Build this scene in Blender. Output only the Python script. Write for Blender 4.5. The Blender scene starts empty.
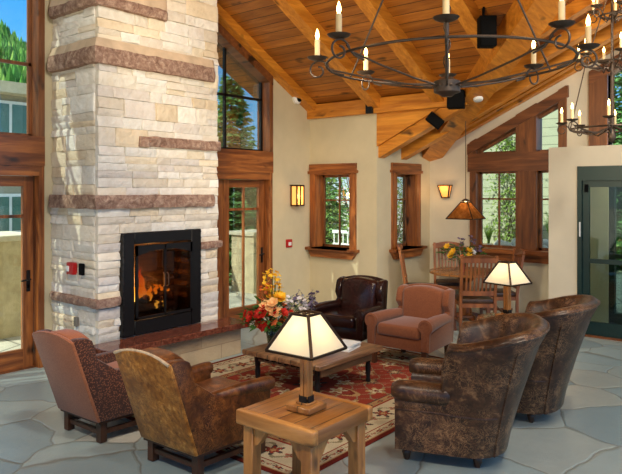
import bpy, bmesh, math, random
from math import sin, cos, pi, radians, sqrt, atan2
from mathutils import Vector, Matrix, noise as mnoise
random.seed(7)
S = bpy.context.scene
C = S.collection
# world axes: x runs along the fireplace wall (away to the right), y runs towards that wall, z is up

# ------------------------------------------------------------------ helpers
def tag(o, label=None, cat=None, group=None, kind=None):
    if label: o['label'] = label
    if cat: o['category'] = cat
    if group: o['group'] = group
    if kind: o['kind'] = kind
    return o
def obj(name, bm, mat=None, parent=None, ang=40, smooth=True):
    me = bpy.data.meshes.new(name)
    bmesh.ops.recalc_face_normals(bm, faces=bm.faces)
    bm.to_mesh(me); bm.free()
    for m in (mat if isinstance(mat, (list, tuple)) else [mat]):
        if m: me.materials.append(m)
    if smooth:
        me.polygons.foreach_set('use_smooth', [True]*len(me.polygons))
        me.set_sharp_from_angle(angle=radians(ang))
    o = bpy.data.objects.new(name, me); C.objects.link(o)
    if parent: o.parent = parent
    return o
def thing(name, label, cat, loc=(0,0,0), rz=0, group=None):
    o = bpy.data.objects.new(name, None); C.objects.link(o)
    o.empty_display_size = .1
    o.location = loc; o.rotation_euler = (0,0,rz)
    return tag(o, label, cat, group)
def struct(name, bm, mat, parent=None, **k):
    o = obj(name, bm, mat, parent, **k)
    if not parent: o['kind'] = 'structure'
    return o
def copy_tree(o, parent=None):
    c = o.copy(); C.objects.link(c)
    if parent: c.parent = parent
    for ch in list(o.children): copy_tree(ch, c)
    return c
def B(): return bmesh.new()
def box(bm, a, b, bev=0, seg=2, mi=0):
    x0,y0,z0 = a; x1,y1,z1 = b
    t = bmesh.new() if bev else bm
    v = [t.verts.new(p) for p in ((x0,y0,z0),(x1,y0,z0),(x1,y1,z0),(x0,y1,z0),(x0,y0,z1),(x1,y0,z1),(x1,y1,z1),(x0,y1,z1))]
    fs = [t.faces.new([v[i] for i in q]) for q in ((3,2,1,0),(4,5,6,7),(0,1,5,4),(1,2,6,5),(2,3,7,6),(3,0,4,7))]
    for f in fs: f.material_index = mi
    if bev:
        bmesh.ops.bevel(t, geom=t.edges[:], offset=bev, segments=seg, affect='EDGES', profile=.5, clamp_overlap=True)
        merge(bm, t)
    return bm
def merge(bm, t, M=None):
    mp = {}
    for v in t.verts: mp[v] = bm.verts.new(M @ v.co if M else v.co)
    for f in t.faces:
        try:
            n = bm.faces.new([mp[v] for v in f.verts]); n.material_index = f.material_index; n.smooth = f.smooth
        except ValueError: pass
    t.free(); return bm
def rot(bm, verts_from, M):
    for v in list(bm.verts)[verts_from:]: v.co = M @ v.co
def obox(bm, c, size, M=None, bev=0, seg=2):
    t = bmesh.new(); s = [q/2 for q in size]
    box(t, (-s[0],-s[1],-s[2]), s, bev, seg)
    T = Matrix.Translation(c)
    if M is not None: T = T @ M.to_4x4()
    return merge(bm, t, T)
def prism(bm, pts, t0, t1, axis='y', bev=0, seg=2, fn=None):
    """extrude a 2-D outline; axis y: pts are (x,z); axis x: pts are (y,z); axis z: pts are (x,y)"""
    def P(p, t):
        if axis == 'y': return (p[0], t, p[1])
        if axis == 'x': return (t, p[0], p[1])
        return (p[0], p[1], t)
    t = bmesh.new()
    a = [t.verts.new(P(p,t0)) for p in pts]; b = [t.verts.new(P(p,t1)) for p in pts]
    n = len(pts)
    fa = t.faces.new(a); fb = t.faces.new(b[::-1])
    for i in range(n): t.faces.new((a[i], b[i], b[(i+1)%n], a[(i+1)%n]))
    bmesh.ops.recalc_face_normals(t, faces=t.faces)
    if bev:
        ed = [e for e in t.edges if len(e.link_faces)==2 and e.calc_face_angle(0) > radians(50)]
        bmesh.ops.bevel(t, geom=ed, offset=bev, segments=seg, affect='EDGES', profile=.5, clamp_overlap=True)
    if fn:
        for v in t.verts: v.co = Vector(fn(*v.co))
    return merge(bm, t)
def tube(bm, pts, r, n=8, closed=False, cap=True):
    pts = [Vector(p) for p in pts]; m = len(pts)
    rr = r if isinstance(r, (list,tuple)) else [r]*m
    T0 = None; rings = []
    for i in range(m):
        if closed: T = pts[(i+1)%m]-pts[i-1]
        else: T = pts[min(i+1,m-1)]-pts[max(i-1,0)]
        T.normalize()
        if T0 is None:
            N = T.orthogonal().normalized()
        else:
            N = N - T*N.dot(T)
            if N.length < 1e-6: N = T.orthogonal()
            N.normalize()
        T0 = T; Bn = T.cross(N)
        rings.append([bm.verts.new(pts[i] + (N*cos(2*pi*k/n) + Bn*sin(2*pi*k/n))*rr[i]) for k in range(n)])
    for i in range(m if closed else m-1):
        a, b = rings[i], rings[(i+1)%m]
        for k in range(n): bm.faces.new((a[k], a[(k+1)%n], b[(k+1)%n], b[k]))
    if cap and not closed:
        bm.faces.new(rings[0][::-1]); bm.faces.new(rings[-1])
    return bm
def lathe(bm, prof, c=(0,0,0), n=20, M=None):
    """prof: list of (r,z)"""
    rings = []
    T = (M.to_4x4() if M is not None else Matrix())
    T = Matrix.Translation(c) @ T
    for r, z in prof:
        if r < 1e-5: rings.append([bm.verts.new(T @ Vector((0,0,z)))])
        else: rings.append([bm.verts.new(T @ Vector((r*cos(2*pi*k/n), r*sin(2*pi*k/n), z))) for k in range(n)])
    for a, b in zip(rings, rings[1:]):
        for k in range(n):
            if len(a)==1 and len(b)==1: continue
            if len(a)==1: bm.faces.new((a[0], b[(k+1)%n], b[k]))
            elif len(b)==1: bm.faces.new((a[k], a[(k+1)%n], b[0]))
            else: bm.faces.new((a[k], a[(k+1)%n], b[(k+1)%n], b[k]))
    if len(rings[0])>1: bm.faces.new(rings[0][::-1])
    if len(rings[-1])>1: bm.faces.new(rings[-1])
    return bm
def bar(bm, p, q, w, d=None):
    """rectangular bar from p to q, w wide, d deep"""
    p, q = Vector(p), Vector(q); d = d or w
    T = (q-p).normalized(); up = Vector((0,0,1)) if abs(T.z) < .95 else Vector((1,0,0))
    N = T.cross(up).normalized(); U = N.cross(T)
    a = [bm.verts.new(e + N*sx*w/2 + U*sy*d/2) for e in (p,q) for sx,sy in ((-1,-1),(1,-1),(1,1),(-1,1))]
    for f in ((3,2,1,0),(4,5,6,7),(0,1,5,4),(1,2,6,5),(2,3,7,6),(3,0,4,7)): bm.faces.new([a[i] for i in f])
    return bm
def poly(bm, pts):
    return bm.faces.new([bm.verts.new(p) for p in pts])
def smoothstep(a, b, x):
    t = max(0, min(1, (x-a)/(b-a))); return t*t*(3-2*t)
def arc(cx, cy, r, a0, a1, n):
    return [(cx + r*cos(radians(a0+(a1-a0)*i/n)), cy + r*sin(radians(a0+(a1-a0)*i/n))) for i in range(n+1)]

# ------------------------------------------------------------------ materials
def lin(c):
    return tuple(((v/255)/12.92 if v/255 <= .04045 else ((v/255+.055)/1.055)**2.4) for v in c) + (1,)
class G:
    def __init__(s, name):
        s.m = bpy.data.materials.new(name); s.m.use_nodes = True
        s.t = s.m.node_tree; s.n = s.t.nodes; s.l = s.t.links
        s.b = s.n['Principled BSDF']; s.out = s.n['Material Output']
    def add(s, ty, **k):
        n = s.n.new(ty)
        for a, v in k.items(): setattr(n, a, v)
        return n
    def link(s, a, b): s.l.new(a, b)
    def coord(s, scale=(1,1,1), rotz=(0,0,0), which='Object'):
        c = s.add('ShaderNodeTexCoord'); mp = s.add('ShaderNodeMapping')
        mp.inputs['Scale'].default_value = scale; mp.inputs['Rotation'].default_value = rotz
        s.link(c.outputs[which], mp.inputs['Vector']); return mp.outputs[0]
    def noise(s, vec, scale=5, detail=4, rough=.55, dist=0):
        n = s.add('ShaderNodeTexNoise'); n.inputs['Scale'].default_value = scale
        n.inputs['Detail'].default_value = detail; n.inputs['Roughness'].default_value = rough; n.inputs['Distortion'].default_value = dist
        if vec: s.link(vec, n.inputs['Vector'])
        return n.outputs['Fac']
    def ramp(s, fac, stops):
        r = s.add('ShaderNodeValToRGB'); e = r.color_ramp.elements
        while len(e) < len(stops): e.new(.5)
        for i, (p, c) in enumerate(stops): e[i].position = p; e[i].color = c if len(c)==4 else lin(c)
        s.link(fac, r.inputs[0]); return r.outputs[0]
    def mix(s, fac, a, b, mode='MIX'):
        m = s.add('ShaderNodeMix', data_type='RGBA', blend_type=mode)
        for sock, v in ((m.inputs[0], fac), (m.inputs[6], a), (m.inputs[7], b)):
            if hasattr(v, 'is_linked') or isinstance(v, bpy.types.NodeSocket): s.link(v, sock)
            else: sock.default_value = v
        return m.outputs[2]
    def math(s, op, a, b=None):
        m = s.add('ShaderNodeMath', operation=op)
        for sock, v in zip(m.inputs, (a, b)):
            if v is None: continue
            if isinstance(v, bpy.types.NodeSocket): s.link(v, sock)
            else: sock.default_value = v
        return m.outputs[0]
    def bump(s, h, strength=.3, dist=.01, prev=None):
        b = s.add('ShaderNodeBump'); b.inputs['Strength'].default_value = strength; b.inputs['Distance'].default_value = dist
        s.link(h, b.inputs['Height'])
        if prev: s.link(prev, b.inputs['Normal'])
        s.link(b.outputs[0], s.b.inputs['Normal']); return b.outputs[0]
    def col(s, c):
        if isinstance(c, bpy.types.NodeSocket): s.link(c, s.b.inputs['Base Color'])
        else: s.b.inputs['Base Color'].default_value = c
    def set(s, rough=.5, metal=0, spec=None, **k):
        s.b.inputs['Roughness'].default_value = rough; s.b.inputs['Metallic'].default_value = metal
        if spec is not None: s.b.inputs['Specular IOR Level'].default_value = spec
        for a, v in k.items(): s.b.inputs[a.replace('_',' ')].default_value = v
        return s.m
def plain(name, c, rough=.5, metal=0, var=.12, scale=6, bump=0, spec=None):
    g = G(name); v = g.coord(); f = g.noise(v, scale)
    c = lin(c); d = tuple(x*(1-var) for x in c[:3])+(1,); e = tuple(min(1,x*(1+var)) for x in c[:3])+(1,)
    g.col(g.ramp(f, [(.3, d), (.7, e)]))
    if bump: g.bump(g.noise(v, scale*8), bump, .01)
    return g.set(rough, metal, spec)
def wood(name, c1, c2, axis=0, rough=.4, scale=1.0, knots=True, plank=None, plank_axis=1, gap=True, spec=None):
    """grain runs along axis; plank = board width along plank_axis"""
    g = G(name); s = [9*scale]*3; s[axis] = .8*scale
    v = g.coord(tuple(s))
    if plank:
        tc = g.add('ShaderNodeTexCoord'); sp = g.add('ShaderNodeSeparateXYZ'); g.link(tc.outputs['Object'], sp.inputs[0])
        q = g.math('DIVIDE', sp.outputs[plank_axis], plank); fl = g.math('FLOOR', q)
        off = g.add('ShaderNodeCombineXYZ'); g.link(g.math('MULTIPLY', fl, 7.31), off.inputs[axis])
        vm = g.add('ShaderNodeVectorMath', operation='ADD'); g.link(v, vm.inputs[0]); g.link(off.outputs[0], vm.inputs[1]); v = vm.outputs[0]
    f = g.noise(v, 1.6, 8, .62, .6)
    c = g.ramp(f, [(.32, c1), (.5, tuple((a+b)/2 for a,b in zip(c1,c2))), (.68, c2)])
    if knots:
        k = g.noise(g.coord(tuple(2.2 if i!=axis else .9 for i in range(3))), 2.3, 2)
        c = g.mix(g.ramp(k, [(.66,(0,0,0,1)),(.74,(1,1,1,1))]), c, lin(tuple(q*.45 for q in c1)))
    if plank:
        wn = g.add('ShaderNodeTexWhiteNoise', noise_dimensions='1D'); g.link(fl, wn.inputs['W'])
        val = g.ramp(wn.outputs['Value'], [(0,(.66,.66,.66,1)),(1,(1.0,1.0,1.0,1))])
        c = g.mix(1.0, c, val, 'MULTIPLY')
        if gap:
            fr = g.math('FRACT', q); ed = g.math('LESS_THAN', g.math('MINIMUM', fr, g.math('SUBTRACT', 1.0, fr)), .03)
            c = g.mix(ed, c, lin(tuple(q*.35 for q in c1)))
    g.col(c); g.bump(f, .15, .004)
    return g.set(rough, 0, spec)
def leather(name, c_dark, c_mid, c_light, rough=.38, scale=7, amount=.55, scratch=.8):
    g = G(name); v = g.coord()
    f = g.noise(v, scale, 6, .6, .5); big = g.noise(v, scale*.22, 3, .5)
    c = g.ramp(f, [(.34, c_dark), (.56, c_mid), (amount+.26, c_light)])
    c = g.mix(g.ramp(big, [(.35,(.7,.7,.7,1)),(.6,(0,0,0,1))]), c, lin(c_dark))
    # thin pale scratches and rubbed creases
    w = g.noise(v, scale*.55, 4, .6, 2.2)
    ln = g.ramp(g.math('ABSOLUTE', g.math('SUBTRACT', w, .5)), [(.0,(1,1,1,1)),(.016,(0,0,0,1))])
    w2 = g.noise(v, scale*.9, 5, .7, 3.0)
    ln2 = g.ramp(g.math('ABSOLUTE', g.math('SUBTRACT', w2, .52)), [(.0,(1,1,1,1)),(.02,(0,0,0,1))])
    mk = g.ramp(g.noise(v, scale*.3, 2), [(.42,(0,0,0,1)),(.62,(1,1,1,1))])
    sc = g.math('MULTIPLY', g.math('MAXIMUM', ln, ln2), mk)
    c = g.mix(g.math('MULTIPLY', sc, scratch), c, lin(c_light))
    g.col(c)
    vo = g.add('ShaderNodeTexVoronoi'); vo.inputs['Scale'].default_value = 130; g.link(v, vo.inputs['Vector'])
    nb = g.bump(vo.outputs['Distance'], .18, .003)
    g.bump(f, .25, .008, nb)
    return g.set(rough, 0, .38)
def fabric(name, c1, c2, scale=60, pat=None):
    g = G(name); v = g.coord()
    if pat:
        vo = g.add('ShaderNodeTexVoronoi', feature='F1'); vo.inputs['Scale'].default_value = pat; g.link(v, vo.inputs['Vector'])
        f = vo.outputs['Distance']; c = g.ramp(f, [(.15, c2), (.5, c1)])
    else:
        f = g.noise(v, scale, 3, .7); c = g.ramp(f, [(.3, c1), (.7, c2)])
    big = g.noise(v, 5, 2); c = g.mix(g.math('MULTIPLY', big, .25), c, lin(tuple(q*.6 for q in c1)))
    g.col(c); g.bump(g.noise(v, 220, 2), .3, .002)
    m = g.set(.9, 0, .2); g.b.inputs['Sheen Weight'].default_value = .25; return m
def glow(name, c, strength):
    g = G(name); g.col(lin(c)); g.b.inputs['Emission Color'].default_value = lin(c); g.b.inputs['Emission Strength'].default_value = strength
    return g.set(.6)
def glassmat(name, tint=(240,248,244), refl=.045, rough=0.0):
    g = G(name); g.n.remove(g.b)
    tr = g.add('ShaderNodeBsdfTransparent'); tr.inputs[0].default_value = lin(tint)
    gl = g.add('ShaderNodeBsdfGlossy'); gl.inputs['Roughness'].default_value = rough
    fr = g.add('ShaderNodeFresnel'); fr.inputs[0].default_value = 1.45
    mx = g.add('ShaderNodeMixShader'); g.link(g.math('MINIMUM', g.math('MULTIPLY', fr.outputs[0], refl/.04), .6), mx.inputs[0])
    g.link(tr.outputs[0], mx.inputs[1]); g.link(gl.outputs[0], mx.inputs[2]); g.link(mx.outputs[0], g.out.inputs[0])
    return g.m
def vcol(name, rough=.9, bump=0, spec=.2, nscale=40, var=.25, attr='Col'):
    g = G(name); a = g.add('ShaderNodeAttribute', attribute_name=attr)
    f = g.noise(g.coord(), nscale, 5, .65)
    k = g.ramp(f, [(.25,(1-var,1-var,1-var,1)),(.75,(1,1,1,1))])
    g.col(g.mix(1.0, a.outputs['Color'], k, 'MULTIPLY'))
    if bump: g.bump(f, bump, .02)
    return g.set(rough, 0, spec)
def set_face_colors(o, cols):
    """cols: one colour per polygon"""
    me = o.data; at = me.color_attributes.new('Col', 'FLOAT_COLOR', 'CORNER')
    buf = []
    for p in me.polygons: buf += list(cols[p.index])*p.loop_total
    at.data.foreach_set('color', buf)

M = {}
M['plaster'] = plain('plaster', (203,188,153), .85, var=.05, scale=3, bump=.04, spec=.2)
M['plaster_light'] = plain('plaster_light', (216,205,180), .85, var=.04, scale=3, bump=.04, spec=.2)
M['ceil_y'] = wood('ceiling_planks', (150,82,20), (208,130,44), axis=1, plank=.14, plank_axis=0, rough=.42)
M['ceil_x'] = wood('ceiling_planks_gable', (136,72,26), (182,106,44), axis=0, plank=.14, plank_axis=1, rough=.42)
M['beam_x'] = wood('beam_wood_x', (176,102,24), (226,150,50), axis=0, rough=.45)
M['beam_y'] = wood('beam_wood_y', (176,102,24), (226,150,50), axis=1, rough=.45)
M['trim_x'] = wood('trim_wood_x', (92,44,16), (180,108,50), axis=0, rough=.4)
M['trim_y'] = wood('trim_wood_y', (92,44,16), (180,108,50), axis=1, rough=.4)
M['trim_z'] = wood('trim_wood_z', (92,44,16), (180,108,50), axis=2, rough=.4)
M['walnut_y'] = wood('walnut_trim_y', (84,46,22), (138,82,42), axis=1, rough=.42)
M['walnut_z'] = wood('walnut_trim_z', (86,48,22), (146,88,44), axis=2, rough=.42)
M['glass'] = glassmat('window_glass')
M['glass_dark'] = glassmat('door_glass', (205,218,210), .04)
M['iron'] = plain('wrought_iron', (84,70,58), .45, .6, .2, 20)
M['black_iron'] = plain('black_iron', (22,20,19), .5, .4, .2, 12)
M['black'] = plain('black_plastic', (8,8,8), .9, spec=.12)
M['white'] = plain('white_plastic', (232,230,224), .45, var=.03)
M['red'] = plain('red_plastic', (176,20,18), .4)
M['bronze'] = plain('dark_bronze', (58,40,26), .4, .7)
M['green_metal'] = plain('dark_green_metal', (24,50,46), .4, .2, .1)
M['silver'] = plain('silver', (190,190,185), .3, .9)
# ------------------------------------------------------------------ room shell
VW, VF, UB, VC, UD, UE = 7.02, 6.083, 8.44, 5.665, 10.1, 9.25
def z1(u): return 3.42 + .54*(8.44-u)               # main roof, falls along +x
def z2(v): return 2.70 + .47*(5.665-v)              # side roof, falls along +y
def valley_v(u): return 4.13 - 1.149*(8.44-u)
def ceil_z(u, v): return max(z1(u), z2(v))

# floor
g = G('flagstone'); v0 = g.coord()
nz = g.add('ShaderNodeTexNoise'); nz.inputs['Scale'].default_value = 1.1; nz.inputs['Detail'].default_value = 2; g.link(v0, nz.inputs['Vector'])
vm = g.add('ShaderNodeVectorMath', operation='MULTIPLY_ADD'); g.link(nz.outputs['Color'], vm.inputs[0]); vm.inputs[1].default_value = (.55,.55,0); g.link(v0, vm.inputs[2])
nz2 = g.add('ShaderNodeTexNoise'); nz2.inputs['Scale'].default_value = 9; g.link(v0, nz2.inputs['Vector'])
vm2 = g.add('ShaderNodeVectorMath', operation='MULTIPLY_ADD'); g.link(nz2.outputs['Color'], vm2.inputs[0]); vm2.inputs[1].default_value = (.03,.03,0); g.link(vm.outputs[0], vm2.inputs[2])
ve = g.add('ShaderNodeTexVoronoi', feature='DISTANCE_TO_EDGE'); ve.inputs['Scale'].default_value = 1.45; g.link(vm2.outputs[0], ve.inputs['Vector'])
vc = g.add('ShaderNodeTexVoronoi', feature='F1'); vc.inputs['Scale'].default_value = 1.45; g.link(vm2.outputs[0], vc.inputs['Vector'])
sp = g.add('ShaderNodeSeparateColor'); g.link(vc.outputs['Color'], sp.inputs[0])
c = g.ramp(sp.outputs[0], [(0,(136,154,158)),(.3,(154,172,174)),(.6,(170,184,180)),(.85,(180,184,172)),(1,(208,200,182))])
f = g.noise(v0, 4, 8, .7, .5)
c = g.mix(g.math('MULTIPLY', f, .55), c, lin((112,130,136)))
f2 = g.noise(v0, 22, 6, .7)
c = g.mix(g.math('MULTIPLY', g.ramp(f2,[(.45,(0,0,0,1)),(.75,(1,1,1,1))]), .35), c, lin((160,160,148)))
gr = g.ramp(ve.outputs['Distance'], [(.005,(1,1,1,1)),(.015,(0,0,0,1))])
c = g.mix(g.math('MULTIPLY', gr, .65), c, lin((112,106,92)))
g.col(c)
nb = g.bump(g.ramp(ve.outputs['Distance'], [(.0,(0,0,0,1)),(.03,(1,1,1,1))]), .5, .01)
g.bump(f, .35, .015, nb)
M['flag'] = g.set(.30)
bm = B(); box(bm, (-4,-4,-.1), (10.35,7.27,0))
struct('floor', bm, M['flag'], smooth=False)

# fireplace wall (with the two door openings)
bm = B(); y0, y1 = VW, VW+.25
D1 = (1.85, 3.73); D2 = (5.62, 7.50)
box(bm, (-4,y0,0), (D1[0],y1,2.9)); prism(bm, [(-4,2.9),(D1[0],2.9),(D1[0],z1(D1[0])+.04) if D1[0] > 2.4 else (D1[0],z1(2.4)-.54*(2.4-D1[0])+.04),(-4,z1(2.4)-.54*6.4+.04)], y0, y1); box(bm, (D1[1],y0,0), (D2[0],y1,5.0)); 
prism(bm, [(D2[1],0),(UB+.25,0),(UB+.25,z1(UB+.25)+.04),(D2[1],z1(D2[1])+.04)], y0, y1)
prism(bm, [(D1[0],4.75),(D1[1],4.75),(D1[1],z1(D1[1])+.04),(2.4,z1(2.4)+.04),(D1[0],z1(2.4)-.54*(2.4-D1[0])+.04)], y0, y1)
prism(bm, [(D1[1],5.0),(D2[0],5.0),(D2[0],z1(D2[0])+.04),(D1[1],z1(D1[1])+.04)], y0, y1)
TR = lambda u: 4.36 - .54*(u-6.38)                  # top of the raking window
prism(bm, [(D2[0],TR(D2[0])),(D2[1],TR(D2[1])),(D2[1],z1(D2[1])+.04),(D2[0],z1(D2[0])+.04)], y0, y1)
struct('wall_left', bm, M['plaster'], smooth=False)
# back wall with the first small window
WB = (6.15, 6.89, 1.05, 2.27)
bm = B(); x0, x1 = UB, UB+.25
box(bm, (x0,VC,0), (x1,VW+.25,WB[2])); box(bm, (x0,VC,WB[3]), (x1,VW+.25,3.42))
box(bm, (x0,VC,WB[2]), (x1,WB[0],WB[3])); box(bm, (x0,WB[1],WB[2]), (x1,VW+.25,WB[3]))
struct('wall_back', bm, M['plaster'], smooth=False)
WC = (8.95, 9.63, 1.05, 2.28)
bm = B(); y0, y1 = VC, VC+.25; x0, x1 = UB+.25, UD+.25
box(bm, (x0,y0,0), (x1,y1,WC[2])); box(bm, (x0,y0,WC[3]), (x1,y1,z2(VC)+.02))
box(bm, (x0,y0,WC[2]), (WC[0],y1,WC[3])); box(bm, (WC[1],y0,WC[2]), (x1,y1,WC[3]))
struct('wall_alcove', bm, M['plaster'], smooth=False)
# gable wall with the big window and the far door
bm = B(); x0, x1 = UD, UD+.25
def colm(v0, v1, za, zb=None):
    prism(bm, [(v0,za),(v1,za),(v1, zb(v1) if zb else z2(v1)+.05),(v0, zb(v0) if zb else z2(v0)+.05)], x0, x1, 'x')
GT = lambda v: 2.80 + .50*(4.89-v)                  # outer line of the raking trim
colm(VC, 4.86, 0); colm(3.33, 2.72, 0); colm(.9, -2.5, 0)
box(bm, (x0,3.33,0), (x1,4.86,1.0)); box(bm, (x0,.9,2.35), (x1,2.72,2.62))
for va, vb in ((4.86,3.33),(2.72,.9)):
    prism(bm, [(va,GT(va)-.02),(vb,GT(vb)-.02),(vb,z2(vb)+.05),(va,z2(va)+.05)], x0, x1, 'x')
struct('wall_gable', bm, M['plaster_light'], smooth=False)
# low partition with the green sliding door
bm = B(); x0, x1 = UE, UE+.16
box(bm, (x0,2.889,0), (x1,3.287,2.6)); box(bm, (x0,.4,2.325), (x1,2.889,2.6)); box(bm, (x0,-1.5,0), (x1,.4,2.6))
struct('wall_partition', bm, M['plaster_light'], smooth=False)

# ceilings
UR = 2.4
vr = valley_v(UR)
def slab(bm, pts, t=.12):
    n = len(pts); a = [bm.verts.new(p) for p in pts]; b = [bm.verts.new((p[0],p[1],p[2]+t)) for p in pts]
    bm.faces.new(a); bm.faces.new(b[::-1])
    for i in range(n): bm.faces.new((a[i],b[i],b[(i+1)%n],a[(i+1)%n]))
bm = B()
slab(bm, [(8.69,VW+.98,z1(8.69)),(UR,VW+.98,z1(UR)),(UR,vr,z1(UR)),(8.44,4.13,3.42),(8.69,4.13,z1(8.69))])
slab(bm, [(UR,VW+.98,z1(UR)),(-4,VW+.98,z1(UR)-.54*6.4),(-4,vr,z1(UR)-.54*6.4),(UR,vr,z1(UR))])
struct('ceiling', bm, M['ceil_y'], smooth=False)
bm = B()
slab(bm, [(8.47,4.13,z2(4.13)),(8.44,4.13,z2(4.13)),(UR,vr,z2(vr)),(11.2,vr,z2(vr)),(11.2,VC+.25,z2(VC+.25)),(8.70,VC+.25,z2(VC+.25)),(8.70,VC-.01,z2(VC-.01)),(8.47,VC-.01,z2(VC-.01))])
struct('ceiling_gable', bm, M['ceil_x'], smooth=False)
# rafters of the main roof
def rafter(v, w=.17, d=.2, u0=8.40, u1=UR):
    u0 = min(u0, 8.44 - max(0,(4.13+.05-v))/1.149)
    b = B(); prism(b, [(u0,z1(u0)-d),(u1,z1(u1)-d),(u1,z1(u1)+.02),(u0,z1(u0)+.02)], v-w/2, v+w/2)
    return b
nt = [0]
def trim(bm, mat, label=None, cat='beam', grp=None):
    nt[0] += 1
    o = struct('trim_%d' % nt[0], bm, mat, smooth=False)
    return o
for v in (6.93, 5.65, 4.55, 3.45, 2.35, 1.25, .15): trim(rafter(v, .19 if v < 6.9 else .18, .2 if v < 6.9 else .14), M['beam_x'])
# plate beam over the back wall
bm = B(); box(bm, (8.36,4.25,3.19), (8.62,VW,3.42), .006, 1); trim(bm, M['beam_y'])
# boarded triangle below the plate beam and rafters of the side roof
bm = B(); prism(bm, [(VC-.005,z2(VC)-.02),(VC-.005,3.20),(4.15,3.20),(4.15,z2(4.15)-.02)], 8.43, 8.50, 'x'); trim(bm, M['beam_y'])
def rafter2(u, w=.15, d=.16, v0=VC, v1=-2.5, mat=None):
    if u < 8.44: v0 = min(v0, valley_v(u)-.1)
    b = B(); prism(b, [(v0,z2(v0)-d),(v1,z2(v1)-d),(v1,z2(v1)+.02),(v0,z2(v0)+.02)], u-w/2, u+w/2, 'x'); return b
for u in (8.57, 9.24): trim(rafter2(u, .17, .2), M['beam_y'])
for u in (9.75, 10.03): trim(rafter2(u, .13, .10, v0=u-4.55), M['beam_y'])
for u in (7.85, 7.1, 6.3, 5.5): trim(rafter2(u), M['beam_y'])
# valley beam
bm = B()
n_beam = Vector((1.03,-1,0)).normalized()
p0 = Vector((10.22,5.54,2.50)); dirv = Vector((-1,-1.01,0)); n = Vector((1.03,-1,0)).normalized()
pts = []
for t in (0, 5.2):
    b0 = p0 + dirv*t + Vector((0,0,.463*t))
    for s, zz in ((0,0),(-.36,0),(-.36,.46),(0,.46)): pts.append(bm.verts.new(b0 + n*s + Vector((0,0,zz))))
for f in ((0,1,2,3),(7,6,5,4),(0,4,5,1),(1,5,6,2),(2,6,7,3),(3,7,4,0)): bm.faces.new([pts[i] for i in f])
g = wood('valley_beam_wood', (170,98,24), (220,146,50), axis=0, rough=.45)
trim(bm, g)

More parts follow.
